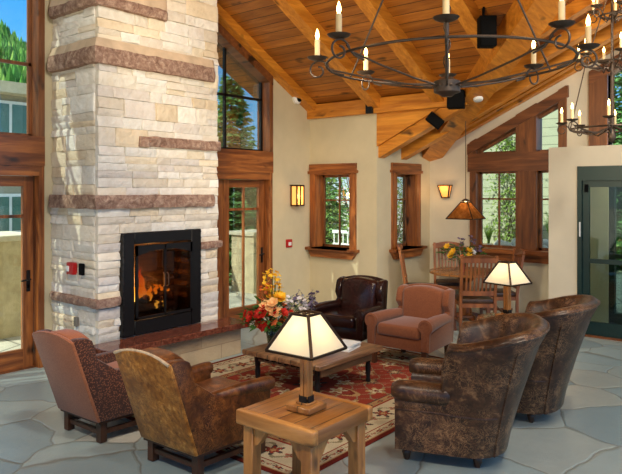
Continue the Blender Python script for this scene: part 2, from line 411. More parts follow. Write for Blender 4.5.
# ------------------------------------------------------------------ chimney
def chimney():
    cols = []; bm = B(); rnd = random.Random(3)
    U0, U1, V0, V1, H = 3.83, 5.515, VF, VW, 6.2
    fp = (4.10, 5.20, .40, 1.53)
    palette = [(240,232,216),(236,226,208),(232,220,200),(242,236,224),(228,218,202),(238,224,198),(226,218,208),(244,240,230),(234,216,186),(238,232,220),(240,234,222)]
    def addb(a, b, col):
        # split-faced block: the exposed side is a grid broken up by noise
        n0 = len(bm.faces); ax = 1 if a[1] < V0 + .001 and b[1] <= V0+.051 and a[0] >= U0-.001 else 0
        sgn = -1 if (ax == 1 or a[0] < (U0+U1)/2) else 1
        o_ = 1 if ax == 0 else 0; L_ = b[o_]-a[o_]; Hh_ = b[2]-a[2]
        nx_ = max(3, int(L_/.03)); nz_ = max(3, int(Hh_/.03))
        base = (a[ax] if sgn < 0 else b[ax]); sd = rnd.uniform(0,50); tx, tz = rnd.uniform(-.012,.012), rnd.uniform(-.012,.012)
        grid = []
        for j in range(nz_+1):
            row = []
            for i in range(nx_+1):
                p = a[o_]+L_*i/nx_; z_ = a[2]+Hh_*j/nz_
                edge = i in (0,nx_) or j in (0,nz_)
                q = mnoise.noise(Vector((p*9, z_*13, sd)))*.006 + mnoise.noise(Vector((p*26, z_*30, sd)))*.005 + tx*(i/nx_-.5)*2 + tz*(j/nz_-.5)*2
                d_ = base + sgn*(q - (.006 if edge else 0))
                row.append(bm.verts.new((d_, p, z_) if ax == 0 else (p, d_, z_)))
            grid.append(row)
        for j in range(nz_):
            for i in range(nx_): bm.faces.new((grid[j][i],grid[j][i+1],grid[j+1][i+1],grid[j+1][i]))
        inner = V0+.05 if ax == 1 else (U0+.05 if sgn < 0 else U1-.05)
        rim = grid[0] + [r[-1] for r in grid[1:]] + grid[-1][-2::-1] + [r[0] for r in grid[-2:0:-1]]
        back = []
        for v_ in rim:
            c_ = list(v_.co); c_[ax] = inner; back.append(bm.verts.new(c_))
        for i in range(len(rim)): bm.faces.new((rim[i], rim[(i+1)%len(rim)], back[(i+1)%len(rim)], back[i]))
        cols.extend([col]*(len(bm.faces)-n0))
    # core
    def core(a, b):
        n0 = len(bm.faces); box(bm, a, b); cols.extend([lin((230,222,204))]*(len(bm.faces)-n0))
    core((U0+.02,V0+.02,0),(fp[0],V1,H)); core((fp[1],V0+.02,0),(U1-.02,V1,H))
    core((fp[0],V0+.02,fp[3]),(fp[1],V1,H)); core((fp[0],V0+.02,0),(fp[1],V1,fp[2])); core((fp[0],V0+.5,fp[2]),(fp[1],V1,fp[3]))
    def face(L, place, holes):
        z = 0
        while z < H:
            hh = rnd.choice([.08,.1,.12,.15,.17,.2]); x = 0
            while x < L - .01:
                w = rnd.uniform(.16,.50)
                if L-(x+w) < .12: w = L-x
                # sometimes split one tall stone in two courses
                subs = [(z,z+hh)]
                if hh >= .15 and rnd.random() < .45:
                    m = z + hh*rnd.choice([.4,.5,.6]); subs = [(z,m),(m,z+hh)]
                for za, zb in subs:
                    segs = [(x, x+w)]
                    for (ha,hb,hz0,hz1) in holes:
                        if zb > hz0+.01 and za < hz1-.01:
                            ns = []
                            for (a,b) in segs:
                                if b <= ha or a >= hb: ns.append((a,b)); continue
                                if a < ha-.02: ns.append((a,ha))
                                if b > hb+.02: ns.append((hb,b))
                            segs = ns
                    for (a,b) in segs:
                        c = lin(rnd.choice(palette)); k = rnd.uniform(.90,1.04); c = tuple(q*k for q in c[:3])+(1,)
                        d = rnd.uniform(.004,.015)
                        g_ = .002
                        place(a+g_, b-g_, za+g_, min(zb,H)-g_, d, c)
                x += w
            z += hh
    face(U1-U0, lambda a,b,za,zb,d,c: addb((U0+a,V0-d,za),(U0+b,V0+.05,zb),c), [(fp[0]-U0,fp[1]-U0,fp[2],fp[3])])
    face(V1-V0-.05, lambda a,b,za,zb,d,c: addb((U0-d,V0+.05+a,za),(U0+.05,V0+.05+b,zb),c), [])
    face(V1-V0-.05, lambda a,b,za,zb,d,c: addb((U1-.05,V0+.05+a,za),(U1+d*.5,V0+.05+b,zb),c), [])
    g = G('limestone'); a = g.add('ShaderNodeAttribute', attribute_name='Col'); v = g.coord()
    f = g.noise(v, 9, 8, .7, .4); f2 = g.noise(v, 38, 6, .7)
    k = g.ramp(f, [(.3,(.86,.83,.78,1)),(.6,(1,1,1,1))])
    g.col(g.mix(1.0, a.outputs['Color'], k, 'MULTIPLY'))
    nb = g.bump(f, .6, .02); g.bump(f2, .5, .01, nb)
    m = g.set(.88, 0, .25)
    o = obj('wall_chimney', bm, m, smooth=False); o['kind'] = 'structure'
    set_face_colors(o, cols)
    # sandstone bands: ragged split front, sawn sloping top
    g = G('red_sandstone'); v = g.coord(); f = g.noise(v, 16, 8, .72, .6)
    g.col(g.ramp(f, [(.3,(110,80,66)),(.5,(160,128,110)),(.68,(206,178,156))]))
    nb = g.bump(f, .9, .03); g.bump(g.noise(v, 60, 5, .7), .6, .01, nb); mr = g.set(.9, 0, .2)
    mt = plain('sawn_sandstone', (206,182,152), .85, var=.12, scale=8, bump=.1)
    def band(path, z0, z1_, out=.075, top=.09, name='stone_band'):
        """path: polyline of the wall face in plan, outward to the right-hand side of travel"""
        bm = B(); P = []
        for (a, b) in zip(path, path[1:]):
            L = (Vector(b)-Vector(a)).length; n = max(2, int(L/.035))
            for i in range(n + (1 if b == path[-1] else 0)): P.append(Vector(a).lerp(Vector(b), i/n))
        rows = []; rr = random.Random(int(z0*100))
        m = len(P)
        for i, p in enumerate(P):
            t = (P[min(i+1,m-1)]-P[max(i-1,0)]).normalized(); nn = Vector((t.y,-t.x))
            if 0 < i < m-1:
                t1 = (P[i]-P[i-1]).normalized(); t2 = (P[i+1]-P[i]).normalized()
                k = 1/max(.5, (1+t1.dot(t2))/2)**.5
            else: k = 1
            e = 1
            if i < 1 or i > m-2: e = .55
            zs = [z0 + (z1_-z0)*j/4 for j in range(5)]
            ring = [(-.05, z0), ]
            for j, zz in enumerate(zs):
                r_ = mnoise.noise(Vector((p.x*9, p.y*9, zz*14)))*.022
                o_ = out*e + r_ - (.012 if j in (0,4) else 0)
                ring.append((o_, zz + (mnoise.noise(Vector((p.x*7,p.y*7,3)))*.010 if j in (0,4) else 0)))
            if top: ring += [(out*.30*e, z1_+top), (-.05, z1_+top)]
            else: ring += [(-.05, z1_)]
            rows.append([bm.verts.new((p.x+nn.x*o_*k, p.y+nn.y*o_*k, zz)) for o_, zz in ring])
        for a, b in zip(rows, rows[1:]):
            for j in range(len(a)-1):
                f = bm.faces.new((a[j], b[j], b[j+1], a[j+1])); f.material_index = 1 if (top and j >= 5) else 0
        bm.faces.new(rows[0]); bm.faces.new(rows[-1][::-1])
        return obj(name, bm, [mr, mt], o, ang=30)
    lf = lambda u1: [(3.815,6.98),(3.815,VF-.015),(u1,VF-.015)]
    band(lf(4.70), 3.94, 4.05, .07, .20)
    band(lf(5.42), 3.33, 3.50, .075, .10)
    band([(4.34,VF-.015),(5.53,VF-.015)], 2.485, 2.60, .05, 0)
    band(lf(5.42), 1.80, 1.945, .06, 0)
    band(lf(4.09), .76, .85, .05, 0)
    band([(5.21,VF-.015),(5.56,VF-.015)], 1.285, 1.37, .04, 0)
    return o
chim = chimney()
# ------------------------------------------------------------------ doors and windows
def wb(bm, pl, P, a0, a1, d0, d1, z0, z1_, bev=0):
    a0, a1 = min(a0,a1), max(a0,a1)
    if pl == 'x': box(bm, (P+d0,a0,z0), (P+d1,a1,z1_), bev, 1)
    else: box(bm, (a0,P+d0,z0), (a1,P+d1,z1_), bev, 1)
    return bm
def sroot(name):
    o = bpy.data.objects.new(name, None); C.objects.link(o); o['kind'] = 'structure'; return o
def door_leaf(root, P, u0, u1, z1_, hinge_left, mat_v, mat_h):
    d0, d1 = .10, .15
    b = B(); s = .115
    wb(b,'y',P,u0,u0+s,d0,d1,.012,z1_); wb(b,'y',P,u1-s,u1,d0,d1,.012,z1_)
    leaf = obj('door_leaf', b, mat_v, root, smooth=False)
    b = B(); wb(b,'y',P,u0+s,u1-s,d0,d1,.012,.22); wb(b,'y',P,u0+s,u1-s,d0,d1,z1_-.115,z1_); obj('door_rail', b, mat_h, leaf, smooth=False)
    b = B(); m = (u0+u1)/2
    wb(b,'y',P,m-.011,m+.011,d0+.005,d1-.005,.22,z1_-.115); wb(b,'y',P,u0+s,u1-s,d0+.004,d1-.004,1.69,1.725)
    obj('muntin', b, M['trim_z'], leaf, smooth=False)
    b = B(); wb(b,'y',P,u0+s,u1-s,.122,.128,.22,z1_-.115); obj('glass_pane', b, M['glass'], leaf, smooth=False)
    if hinge_left is None: return
    hu = (u1-s*.5) if hinge_left else (u0+s*.5)
    b = B(); wb(b,'y',P,hu-.022,hu+.022,d0-.012,d0,.86,1.10,.004)
    tube(b, [(hu,P+d0-.01,1.0),(hu,P+d0-.06,1.0),(hu-.11 if hinge_left else hu+.11,P+d0-.065,.99)], .010)
    lathe(b, [(.0,-.02),(.02,-.018),(.02,.0)], (hu,P+d0-.012,.92), 12, Matrix.Rotation(pi/2,3,'X'))
    obj('door_handle', b, M['black_iron'], leaf)
def french(n, wn, u0, u1, P=VW, rake=None, ztop=None):
    r = sroot('door_%d' % n); zt = 2.27
    b = B()
    for a in (u0, u1-.06): wb(b,'y',P,a,a+.06,-.02,.24,0,zt)
    obj('door_jamb', b, M['trim_z'], r, smooth=False)
    b = B(); wb(b,'y',P,u0+.06,u1-.06,-.02,.24,2.16,zt); obj('head_jamb', b, M['trim_x'], r, smooth=False)
    b = B(); wb(b,'y',P,u0+.06,u1-.06,.06,.20,0,.012); obj('threshold', b, M['walnut_y'], r, smooth=False)
    m = (u0+u1)/2
    door_leaf(r, P, u0+.07, m-.004, 2.155, None, M['trim_z'], M['trim_x'])
    door_leaf(r, P, m+.004, u1-.07, 2.155, True, M['trim_z'], M['trim_x'])
    # window over the door
    w = sroot('window_%d' % wn)
    b = B(); wb(b,'y',P,u0,u1,-.035,.24,zt,2.60); obj('header_board', b, M['trim_x'], w, smooth=False)
    top = (lambda u: rake(u)) if rake else (lambda u: ztop)
    b = B(); cw = .075
    for a in (u0, u1-cw):
        prism(b, [(a,2.6),(a+cw,2.6),(a+cw,top(a+cw)),(a,top(a))], P-.03, P+.24)
    obj('casing', b, M['walnut_z'], w, smooth=False)
    b = B(); prism(b, [(u0,top(u0)-.11),(u1,top(u1)-.11),(u1,top(u1)+.05),(u0,top(u0)+.05)], P-.035, P+.24)
    obj('head_casing', b, M['walnut_y'], w, smooth=False)
    b = B(); q = u0+cw; q2 = u1-cw
    wb(b,'y',P,q,q+.035,.13,.17,2.6,top(q)-.1); wb(b,'y',P,q2-.035,q2,.13,.17,2.6,top(q2)-.1); wb(b,'y',P,q,q2,.13,.17,2.6,2.635)
    xm = 6.635 if rake else 2.7
    prism(b, [(xm-.018,2.6),(xm+.018,2.6),(xm+.018,top(xm)-.1),(xm-.018,top(xm)-.1)], P+.13, P+.17)
    zm = 3.42 if rake else 3.42
    wb(b,'y',P,q,q2,.13,.17,zm-.018,zm+.018)
    obj('sash', b, M['black_iron'] if rake else M['walnut_z'], w, smooth=False)
    b = B(); prism(b, [(q,2.6),(q2,2.6),(q2,top(q2)-.1),(q,top(q)-.1)], P+.147, P+.153); obj('glass_pane', b, M['glass'], w, smooth=False)
french(1, 1, D1[0], D1[1], ztop=4.75)
french(2, 2, D2[0], D2[1], rake=TR)

def small_window(n, pl, P, a0, a1, z0, z1_):
    r = sroot('window_%d' % n); H = 'trim_y' if pl == 'x' else 'trim_x'; cw = .10
    b = B()
    wb(b,pl,P,a0-cw,a0,-.035,.0,z0,z1_); wb(b,pl,P,a1,a1+cw,-.035,.0,z0,z1_)
    wb(b,pl,P,a0-.0,a0+.02,-.035,.25,z0,z1_); wb(b,pl,P,a1-.02,a1,-.035,.25,z0,z1_)
    obj('casing', b, M['trim_z'], r, smooth=False)
    b = B(); wb(b,pl,P,a0-cw-.035,a1+cw+.035,-.06,.0,z1_,z1_+.045); wb(b,pl,P,a0-cw-.01,a1+cw+.01,-.045,.0,z1_+.045,z1_+.16)
    wb(b,pl,P,a0,a1,-.035,.25,z1_-.02,z1_)
    obj('head_casing', b, M[H], r, smooth=False)
    b = B(); wb(b,pl,P,a0-cw-.06,a1+cw+.06,-.13,.0,z0-.045,z0); wb(b,pl,P,a0,a1,-.13,.25,z0-.02,z0)
    pts = [(a0-cw-.03,z0-.045),(a1+cw+.03,z0-.045),(a1+cw-.05,z0-.16),(a0-cw+.05,z0-.16)]
    prism(b, pts, P-.07, P, 'x' if pl=='x' else 'y'); obj('sill', b, M[H], r, smooth=False)
    b = B(); i0, i1 = a0+.02, a1-.02; w = .04
    wb(b,pl,P,i0,i0+w,.16,.2,z0,z1_-.02); wb(b,pl,P,i1-w,i1,.16,.2,z0,z1_-.02)
    wb(b,pl,P,i0,i1,.16,.2,z0,z0+w); wb(b,pl,P,i0,i1,.16,.2,z1_-.02-w,z1_-.02)
    m = (i0+i1)/2; zz = z0+(z1_-z0)*.64
    wb(b,pl,P,m-.011,m+.011,.165,.195,z0,z1_-.02); wb(b,pl,P,i0,i1,.165,.195,zz-.011,zz+.011)
    obj('sash', b, M['walnut_z'], r, smooth=False)
    b = B(); wb(b,pl,P,i0+w,i1-w,.178,.183,z0+w,z1_-.02-w); obj('glass_pane', b, M['glass'], r, smooth=False)
small_window(3, 'x', UB, WB[0], WB[1], WB[2], WB[3])
small_window(4, 'y', VC, WC[0], WC[1], WC[2], WC[3])

# composite window of the gable wall
r = sroot('window_5'); P = UD
b = B()
for (va, vb, top) in ((4.89,4.78,None),(4.10,3.77,None),(3.43,3.31,None)):
    prism(b, [(va,1.0),(vb,1.0),(vb,GT(vb)),(va,GT(va))], P-.04, P+.22, 'x')
obj('frame_post', b, M['walnut_z'], r, smooth=False)
b = B(); wb(b,'x',P,4.78,4.10,-.045,.2,2.30,2.60); wb(b,'x',P,3.77,3.43,-.045,.2,2.30,2.60); wb(b,'x',P,4.92,3.28,-.06,-.04,2.30,2.60); obj('transom', b, M['walnut_y'], r, smooth=False)
b = B(); prism(b, [(4.93,GT(4.93)-.02),(3.28,GT(3.28)-.02),(3.28,GT(3.28)-.19),(4.93,GT(4.93)-.19)][::-1], P-.055, P+.2, 'x'); obj('head_casing', b, M['walnut_y'], r, smooth=False)
b = B(); wb(b,'x',P,5.0,3.24,-.16,.2,.985,1.05); wb(b,'x',P,4.93,3.3,-.07,0,.86,.985); obj('sill', b, M['trim_y'], r, smooth=False)
b = B(); gl = B()
for va, vb in ((4.78,4.10),(3.77,3.43)):
    for z0, zt in ((1.05,2.30),):
        wb(b,'x',P,va,va-.04,.10,.14,z0,zt); wb(b,'x',P,vb+.04,vb,.10,.14,z0,zt); wb(b,'x',P,va,vb,.10,.14,z0,z0+.04); wb(b,'x',P,va,vb,.10,.14,zt-.03,zt)
        m = (va+vb)/2; wb(b,'x',P,m-.013,m+.013,.105,.135,z0,zt); wb(b,'x',P,va,vb,.105,.135,1.84,1.866)
        wb(gl,'x',P,va,vb,.118,.123,z0,zt)
    prism(b, [(va,2.6),(vb,2.6),(vb,2.635),(va,2.635)], P+.1, P+.14, 'x')
    prism(b, [(va,GT(va)-.24),(vb,GT(vb)-.24),(vb,GT(vb)-.19),(va,GT(va)-.19)], P+.1, P+.14, 'x')
    prism(gl, [(va,2.6),(vb,2.6),(vb,GT(vb)-.19),(va,GT(va)-.19)], P+.118, P+.123, 'x')
obj('sash', b, M['walnut_z'], r, smooth=False); obj('glass_pane', gl, M['glass'], r, smooth=False)
# the next bay of the gable wall: window above, glazed outer door below
r = sroot('window_6'); b = B()
for va, vb in ((2.98,2.72),(1.7,1.55),(.98,.88)): prism(b, [(va,2.62 if va>2.7 else 2.62),(vb,2.62),(vb,GT(vb)),(va,GT(va))], P-.05, P+.2, 'x')
obj('frame_post', b, M['walnut_z'], r, smooth=False)
b = B(); prism(b, [(2.98,GT(2.98)-.2),(.88,GT(.88)-.2),(.88,GT(.88)),(2.98,GT(2.98))], P-.055, P+.2, 'x'); obj('head_casing', b, M['walnut_y'], r, smooth=False)
b = B(); prism(b, [(2.72,2.62),(.98,2.62),(.98,GT(.98)-.2),(2.72,GT(2.72)-.2)], P+.118, P+.123, 'x'); obj('glass_pane', b, M['glass'], r, smooth=False)
r = sroot('door_4'); b = B()
for a in (2.72, 1.84, .98): wb(b,'x',P,a,a-.08,.03,.12,0,2.35)
wb(b,'x',P,2.72,.9,.03,.12,0,.2); wb(b,'x',P,2.72,.9,.03,.12,2.27,2.35); wb(b,'x',P,2.72,.9,.04,.11,1.0,1.06)
obj('door_frame', b, M['green_metal'], r, smooth=False)
b = B(); wb(b,'x',P,2.64,.98,.072,.078,.2,2.27); obj('glass_pane', b, M['glass'], r, smooth=False)

# dark green sliding door in the partition
r = sroot('door_3'); P = UE
b = B(); wb(b,'x',P,2.889,2.83,-.02,.14,0,2.325); wb(b,'x',P,.46,.40,-.02,.14,0,2.325); wb(b,'x',P,2.83,.46,-.02,.14,2.13,2.325)
obj('door_frame', b, M['green_metal'], r, smooth=False)
for k, (a, c_) in enumerate(((2.83,1.66),(1.64,.46))):
    b = B(); wb(b,'x',P,a,a-.085,.03,.08,.02,2.13); wb(b,'x',P,c_+.085,c_,.03,.08,.02,2.13)
    wb(b,'x',P,a-.085,c_+.085,.03,.08,.02,.20); wb(b,'x',P,a-.085,c_+.085,.03,.08,2.04,2.13); wb(b,'x',P,a-.085,c_+.085,.035,.075,1.0,1.06)
    lf = obj('sliding_panel', b, M['green_metal'], r, smooth=False)
    b = B(); wb(b,'x',P,a-.085,c_+.085,.053,.058,.2,2.04); obj('glass_pane', b, M['glass_dark'], lf, smooth=False)
    if k == 0:
        b = B(); wb(b,'x',P,a-.075,a-.03,-.0,.03,1.97,2.08); obj('door_closer', b, M['black'], lf, smooth=False)
        b = B(); wb(b,'x',P,a+.012,a+.03,-.03,-.02,1.36,1.56); obj('frame_label', b, M['white'], lf, smooth=False)
b = B(); wb(b,'x',P,2.83,.46,-.03,.14,0,.02); obj('threshold', b, M['walnut_y'], r, smooth=False)

# ------------------------------------------------------------------ fireplace insert
F = thing('fireplace', 'black iron fireplace with a burning fire set in the stone chimney', 'fireplace', (4.65, VF, .402))
x0, x1, zt = -.55, .55, 1.13
def fbx(b, a0, a1, d0, d1, z0, z1_, bev=0): return box(b, (a0,d0,z0), (a1,d1,z1_), bev, 1)
b = B()
def hammered(pts_in, pts_out): pass
fbx(b, x0,x0+.15,-.055,.03,0,zt,.008); fbx(b, x1-.15,x1,-.055,.03,0,zt,.008); fbx(b, x0+.15,x1-.15,-.055,.03,zt-.13,zt,.008); fbx(b, x0+.15,x1-.15,-.055,.03,0,.16,.008)
rr = random.Random(2)
for s in (x0, x1):
    z = .05
    while z < zt-.03:
        lathe(b, [(0,.012),(.012,.007),(.016,-.004),(.016,-.02)], (s - .012*(1 if s>0 else -1), -.05, z), 8, Matrix.Rotation(pi/2,3,'X')); z += .075
obj('surround', b, M['black_iron'], F)
for s in (-1, 1):
    b = B(); a0, a1 = (-.395,-.002) if s<0 else (.002,.395); t = .028; ti = .010
    fbx(b,a0,a0+(t if s<0 else ti),-.075,-.05,.17,.985); fbx(b,a1-(t if s>0 else ti),a1,-.075,-.05,.17,.985); fbx(b,a0,a1,-.075,-.05,.17,.2)
    pts = [(a0,.985)]; n = 8
    for i in range(n+1):
        q = a0+(a1-a0)*i/n; pts.append((q, .93-.06*(q/.385)**2))
    pts.append((a1,.985)); prism(b, pts, -.075, -.05)
    d = obj('glass_door', b, M['black_iron'], F)
    b = B(); fbx(b,a0+.009,a1-.009,-.066,-.062,.2,.95); obj('glass_pane', b, glassmat('fire_glass',(176,160,144),.04), d, smooth=False)
    b = B(); hx = -.025*s*-1; tube(b, [(hx*1.0,-.07,.50),(hx,-.10,.52),(hx,-.10,.64),(hx,-.07,.66)], .007); obj('pull_handle', b, M['iron'], d)
b = B(); 
fbx(b,-.52,.52,.40,.44,.02,1.1); fbx(b,-.56,-.5,.0,.44,.02,1.1); fbx(b,.5,.56,.0,.44,.02,1.1); fbx(b,-.52,.52,.0,.44,.0,.05); fbx(b,-.52,.52,.0,.44,1.08,1.13)
g = G('fire_brick'); br = g.add('ShaderNodeTexBrick'); br.inputs['Scale'].default_value = 1
mp = g.add('ShaderNodeMapping'); tc = g.add('ShaderNodeTexCoord'); mp.inputs['Rotation'].default_value = (pi/2,0,0); g.link(tc.outputs['Object'], mp.inputs[0]); g.link(mp.outputs[0], br.inputs['Vector'])
br.inputs['Color1'].default_value = lin((120,96,70)); br.inputs['Color2'].default_value = lin((96,76,56)); br.inputs['Mortar'].default_value = lin((50,40,32))
br.inputs['Brick Width'].default_value = .2; br.inputs['Row Height'].default_value = .07; br.inputs['Mortar Size'].default_value = .006
g.col(br.outputs['Color']); obj('firebox', b, g.set(.9), F, smooth=False)
b = B()
for k in range(6): bar(b, (-.25+k*.1,.08,.20), (-.25+k*.1,.33,.20), .015)
for k in (-.25,.25):
    for d in (.1,.32): bar(b, (k,d,.05), (k,d,.20), .018)
obj('grate', b, M['black_iron'], F, smooth=False)
mlog = wood('charred_log', (28,20,14), (96,60,34), axis=0, rough=.9)
for p, q, rr_ in (((-.30,.16,.18),(.26,.20,.17),.055),((-.24,.28,.19),(.30,.26,.2),.05),((-.22,.12,.25),(.14,.30,.33),.045),((.22,.14,.26),(-.06,.30,.36),.04),((.05,.12,.22),(.30,.26,.28),.035)):
    b = B(); n = 9; P0, P1 = Vector(p)+Vector((.04,0,.08)), Vector(q)+Vector((.04,0,.08))
    tube(b, [P0.lerp(P1,i/n)+Vector((0,mnoise.noise(Vector((i*.7,p[0],0)))*.012,mnoise.noise(Vector((i*.7,5,q[0])))*.012)) for i in range(n+1)], [rr_*(1+.14*mnoise.noise(Vector((i*1.3,p[0]*7,2)))) for i in range(n+1)], 9)
    obj('log', b, mlog, F)
g = G('flames'); v = g.coord(); sp = g.add('ShaderNodeSeparateXYZ'); g.link(v, sp.inputs[0])
cc = g.ramp(g.math('MULTIPLY', g.math('SUBTRACT', sp.outputs[2], .3), 2.6), [(0,(255,205,90)),(.35,(255,140,24)),(1,(214,70,6))])
g.col((0,0,0,1)); g.link(cc, g.b.inputs['Emission Color']); g.b.inputs['Emission Strength'].default_value = 1.9; mfl = g.set(.8)
rr = random.Random(12)
for (fx, fy, fz, fh, fr) in ((-.22,.15,.26,.36,.045),(-.17,.19,.24,.24,.05),(-.11,.14,.24,.16,.04),(-.25,.22,.24,.19,.035),(.0,.17,.30,.12,.028),(.1,.2,.3,.10,.024),(-.05,.09,.15,.09,.02),(.06,.09,.15,.08,.018),(.2,.2,.27,.07,.02)):
    b = B(); n = 9
    fz += .08; fx += .05
    P = [(fx + .03*sin(i*1.1+fx*20)*i/n, fy + .015*sin(i*1.7)*i/n, fz + fh*i/n) for i in range(n+1)]
    tube(b, P, [fr*(.35+1.6*(i/n))*(1-(i/n))**.8+.002 if i else fr*.5 for i in range(n+1)], 8)
    obj('flame', b, mfl, F)
L = bpy.data.lights.new('fire_light', 'POINT'); L.energy = 11; L.color = (1,.45,.12); L.shadow_soft_size = .09
o = bpy.data.objects.new('fire_light', L); C.objects.link(o); o.location = (4.65-.05, VF+.12, .95)

# hearth
Hh = thing('hearth', 'raised stone hearth with a polished red granite slab below the fire', 'hearth', (4.65,5.9,0))
b = B(); rr = random.Random(4)
top = []
def edgepts(a, c_, n, amp):
    out = []
    for i in range(n): t = i/n; out.append((a[0]+(c_[0]-a[0])*t + rr.uniform(-amp,amp), a[1]+(c_[1]-a[1])*t + rr.uniform(-amp,amp)))
    return out
cor = [(-.98,.12),(-.98,-.24),(.96,-.28),(1.0,.12)]
ol = edgepts(cor[0],cor[1],8,.006)+edgepts(cor[1],cor[2],46,.009)+edgepts(cor[2],cor[3],10,.008)+[cor[3]]
prism(b, ol, .335, .402, 'z', .006, 1)
g = G('red_granite'); v = g.coord(); f = g.noise(v, 34, 8, .75, .5); g.col(g.ramp(f, [(.32,(40,20,16)),(.5,(104,56,42)),(.68,(150,94,72))])); mg = g.set(.12)
obj('hearth_slab', b, mg, Hh, smooth=False)
b = B(); box(b, (-.92,-.15,0), (.94,.12,.335))
g = G('hearth_stone'); v = g.coord((1,1,1)); br = g.add('ShaderNodeTexBrick'); mp = g.add('ShaderNodeMapping'); tc = g.add('ShaderNodeTexCoord')
mp.inputs['Rotation'].default_value = (pi/2,0,0); g.link(tc.outputs['Object'], mp.inputs[0]); g.link(mp.outputs[0], br.inputs['Vector'])
br.inputs['Color1'].default_value = lin((206,186,152)); br.inputs['Color2'].default_value = lin((178,156,124)); br.inputs['Mortar'].default_value = lin((160,140,112))
br.inputs['Scale'].default_value = 1; br.inputs['Brick Width'].default_value = .62; br.inputs['Row Height'].default_value = .17; br.inputs['Mortar Size'].default_value = .005
f = g.noise(v, 14, 7, .7); g.col(g.mix(g.math('MULTIPLY', f, .5), br.outputs['Color'], lin((150,126,98)))); g.bump(f, .6, .03)
obj('hearth_base', b, g.set(.85, 0, .2), Hh, smooth=False)

# ------------------------------------------------------------------ things on the walls
mamber = glow('amber_glass', (244,168,84), .85)
t = thing('wall_sconce', 'iron lantern sconce with two glowing amber panes beside the glazed door', 'wall lamp', (8.015,VW,1.74))
b = B(); box(b, (-.06,-.012,.06), (.06,0,.29)); obj('back_plate', b, M['iron'], t, smooth=False)
b = B()
for sx in (-.085,0,.085):
    for sy in (-.155,-.035):
        if sx == 0 and sy > -.1: continue
        bar(b, (sx,sy,0.0), (sx,sy,.34), .020)
for z in (.01,.33):
    for sy in (-.155,-.035): bar(b, (-.085,sy,z), (.085,sy,z), .022)
    for sx in (-.085,.085): bar(b, (sx,-.155,z), (sx,-.035,z), .018)
box(b, (-.09,-.16,.33), (.09,-.0,.345)); box(b, (-.05,-.04,.13), (.05,0,.2)); obj('frame', b, M['bronze'], t, smooth=False)
b = B()
for a, c_ in ((-.077,-.009),(.009,.077)): box(b, (a,-.152,.02), (c_,-.148,.32))
for sx in (-.081,.081): box(b, (sx-.002,-.146,.02), (sx+.002,-.044,.32))
obj('glass_panel', b, mamber, t, smooth=False)
t = thing('wall_sconce', 'flared amber glass sconce high on the wall above the dining corner', 'wall lamp', (UD,5.345,1.87))
b = B(); box(b, (-.012,-.05,.02), (0,.05,.2)); obj('back_plate', b, M['iron'], t, smooth=False)
def flare(w0, w1, d0, d1, z0, z1_):
    return [(-d0,-w0,z0),(-d0,w0,z0),(0,w0,z0),(0,-w0,z0)], [(-d1,-w1,z1_),(-d1,w1,z1_),(0,w1,z1_),(0,-w1,z1_)]
lo, hi = flare(.06,.11,.05,.10,.0,.21)
b = B()
for i in range(4): bar(b, lo[i], hi[i], .02)
for ring in (lo, hi):
    for i in range(4): bar(b, ring[i], ring[(i+1)%4], .018)
obj('frame', b, M['bronze'], t, smooth=False)
b = B(); s_ = .93
for i in (3,0,1):
    poly(b, [Vector(lo[i]),Vector(lo[(i+1)%4]),Vector(hi[(i+1)%4]),Vector(hi[i])])
obj('glass_panel', b, glow('amber_glass_small', (230,150,76), .6), t, smooth=False)

t = thing('fire_alarm_pull', 'small red alarm pull box on the wall below the lantern sconce', 'alarm', (7.895,VW+.006,1.07))
b = B(); box(b, (-.062,-.04,0), (.062,0,.13), .006); obj('alarm_case', b, M['red'], t)
b = B(); box(b, (-.035,-.046,.03), (.035,-.04,.085), .002, 1); obj('pull_handle', b, M['white'], t)
t = thing('fire_alarm_strobe', 'red alarm strobe with a white lens on the side of the chimney', 'alarm', (3.80,6.53,1.08))
b = B(); box(b, (-.035,-.065,0), (.02,.065,.13), .006); obj('alarm_case', b, M['red'], t)
b = B(); box(b, (-.05,-.0,.035), (-.034,.045,.095), .004, 1); obj('strobe_lens', b, M['white'], t)
b = B(); box(b, (-.012,-.038,0), (.02,.038,.125), .004, 1)
o = obj('wall_plate', b, M['black']); o.location = (3.80,6.35,1.085); tag(o, 'black switch plate beside the red strobe on the chimney side', 'switch plate')
b = B(); box(b, (-.012,-.03,0), (.02,.03,.10), .004, 1)
o = obj('wall_outlet', b, plain('grey_plate',(120,112,100),.5)); o.location = (3.80,6.46,.52); tag(o, 'small grey outlet low on the side of the chimney', 'outlet')
t = thing('security_camera', 'white dome camera with a black lens high on the wall under the rafter', 'camera', (8.08,VW,3.50))
Rm = Matrix.Rotation(pi/2,3,'X')
b = B(); lathe(b, [(0,0),(.085,0),(.09,.02),(.088,.05),(.06,.075)], (0,0,0), 20, Rm); obj('camera_body', b, M['white'], t)
b = B(); lathe(b, [(.058,.072),(.05,.1),(.03,.118),(0,.124)], (0,0,0), 20, Rm); obj('lens_dome', b, M['black'], t)
b = B(); box(b, (-.05,-.06,0), (0,.06,.2), .004, 1)
o = obj('beam_bracket', b, M['black_iron']); o.location = (8.36,5.73,3.185); tag(o, 'dark metal bracket box on the beam above the small window', 'bracket')

def wall_glow(parent, loc, e):
    L = bpy.data.lights.new('sconce_light','POINT'); L.energy = e; L.color = (1,.62,.28); L.shadow_soft_size = .05
    o = bpy.data.objects.new('sconce_light', L); C.objects.link(o); o.location = loc
wall_glow(None, (8.015, VW-.24, 1.91), 2.2); wall_glow(None, (UD-.2, 5.345, 2.0), 1.6)
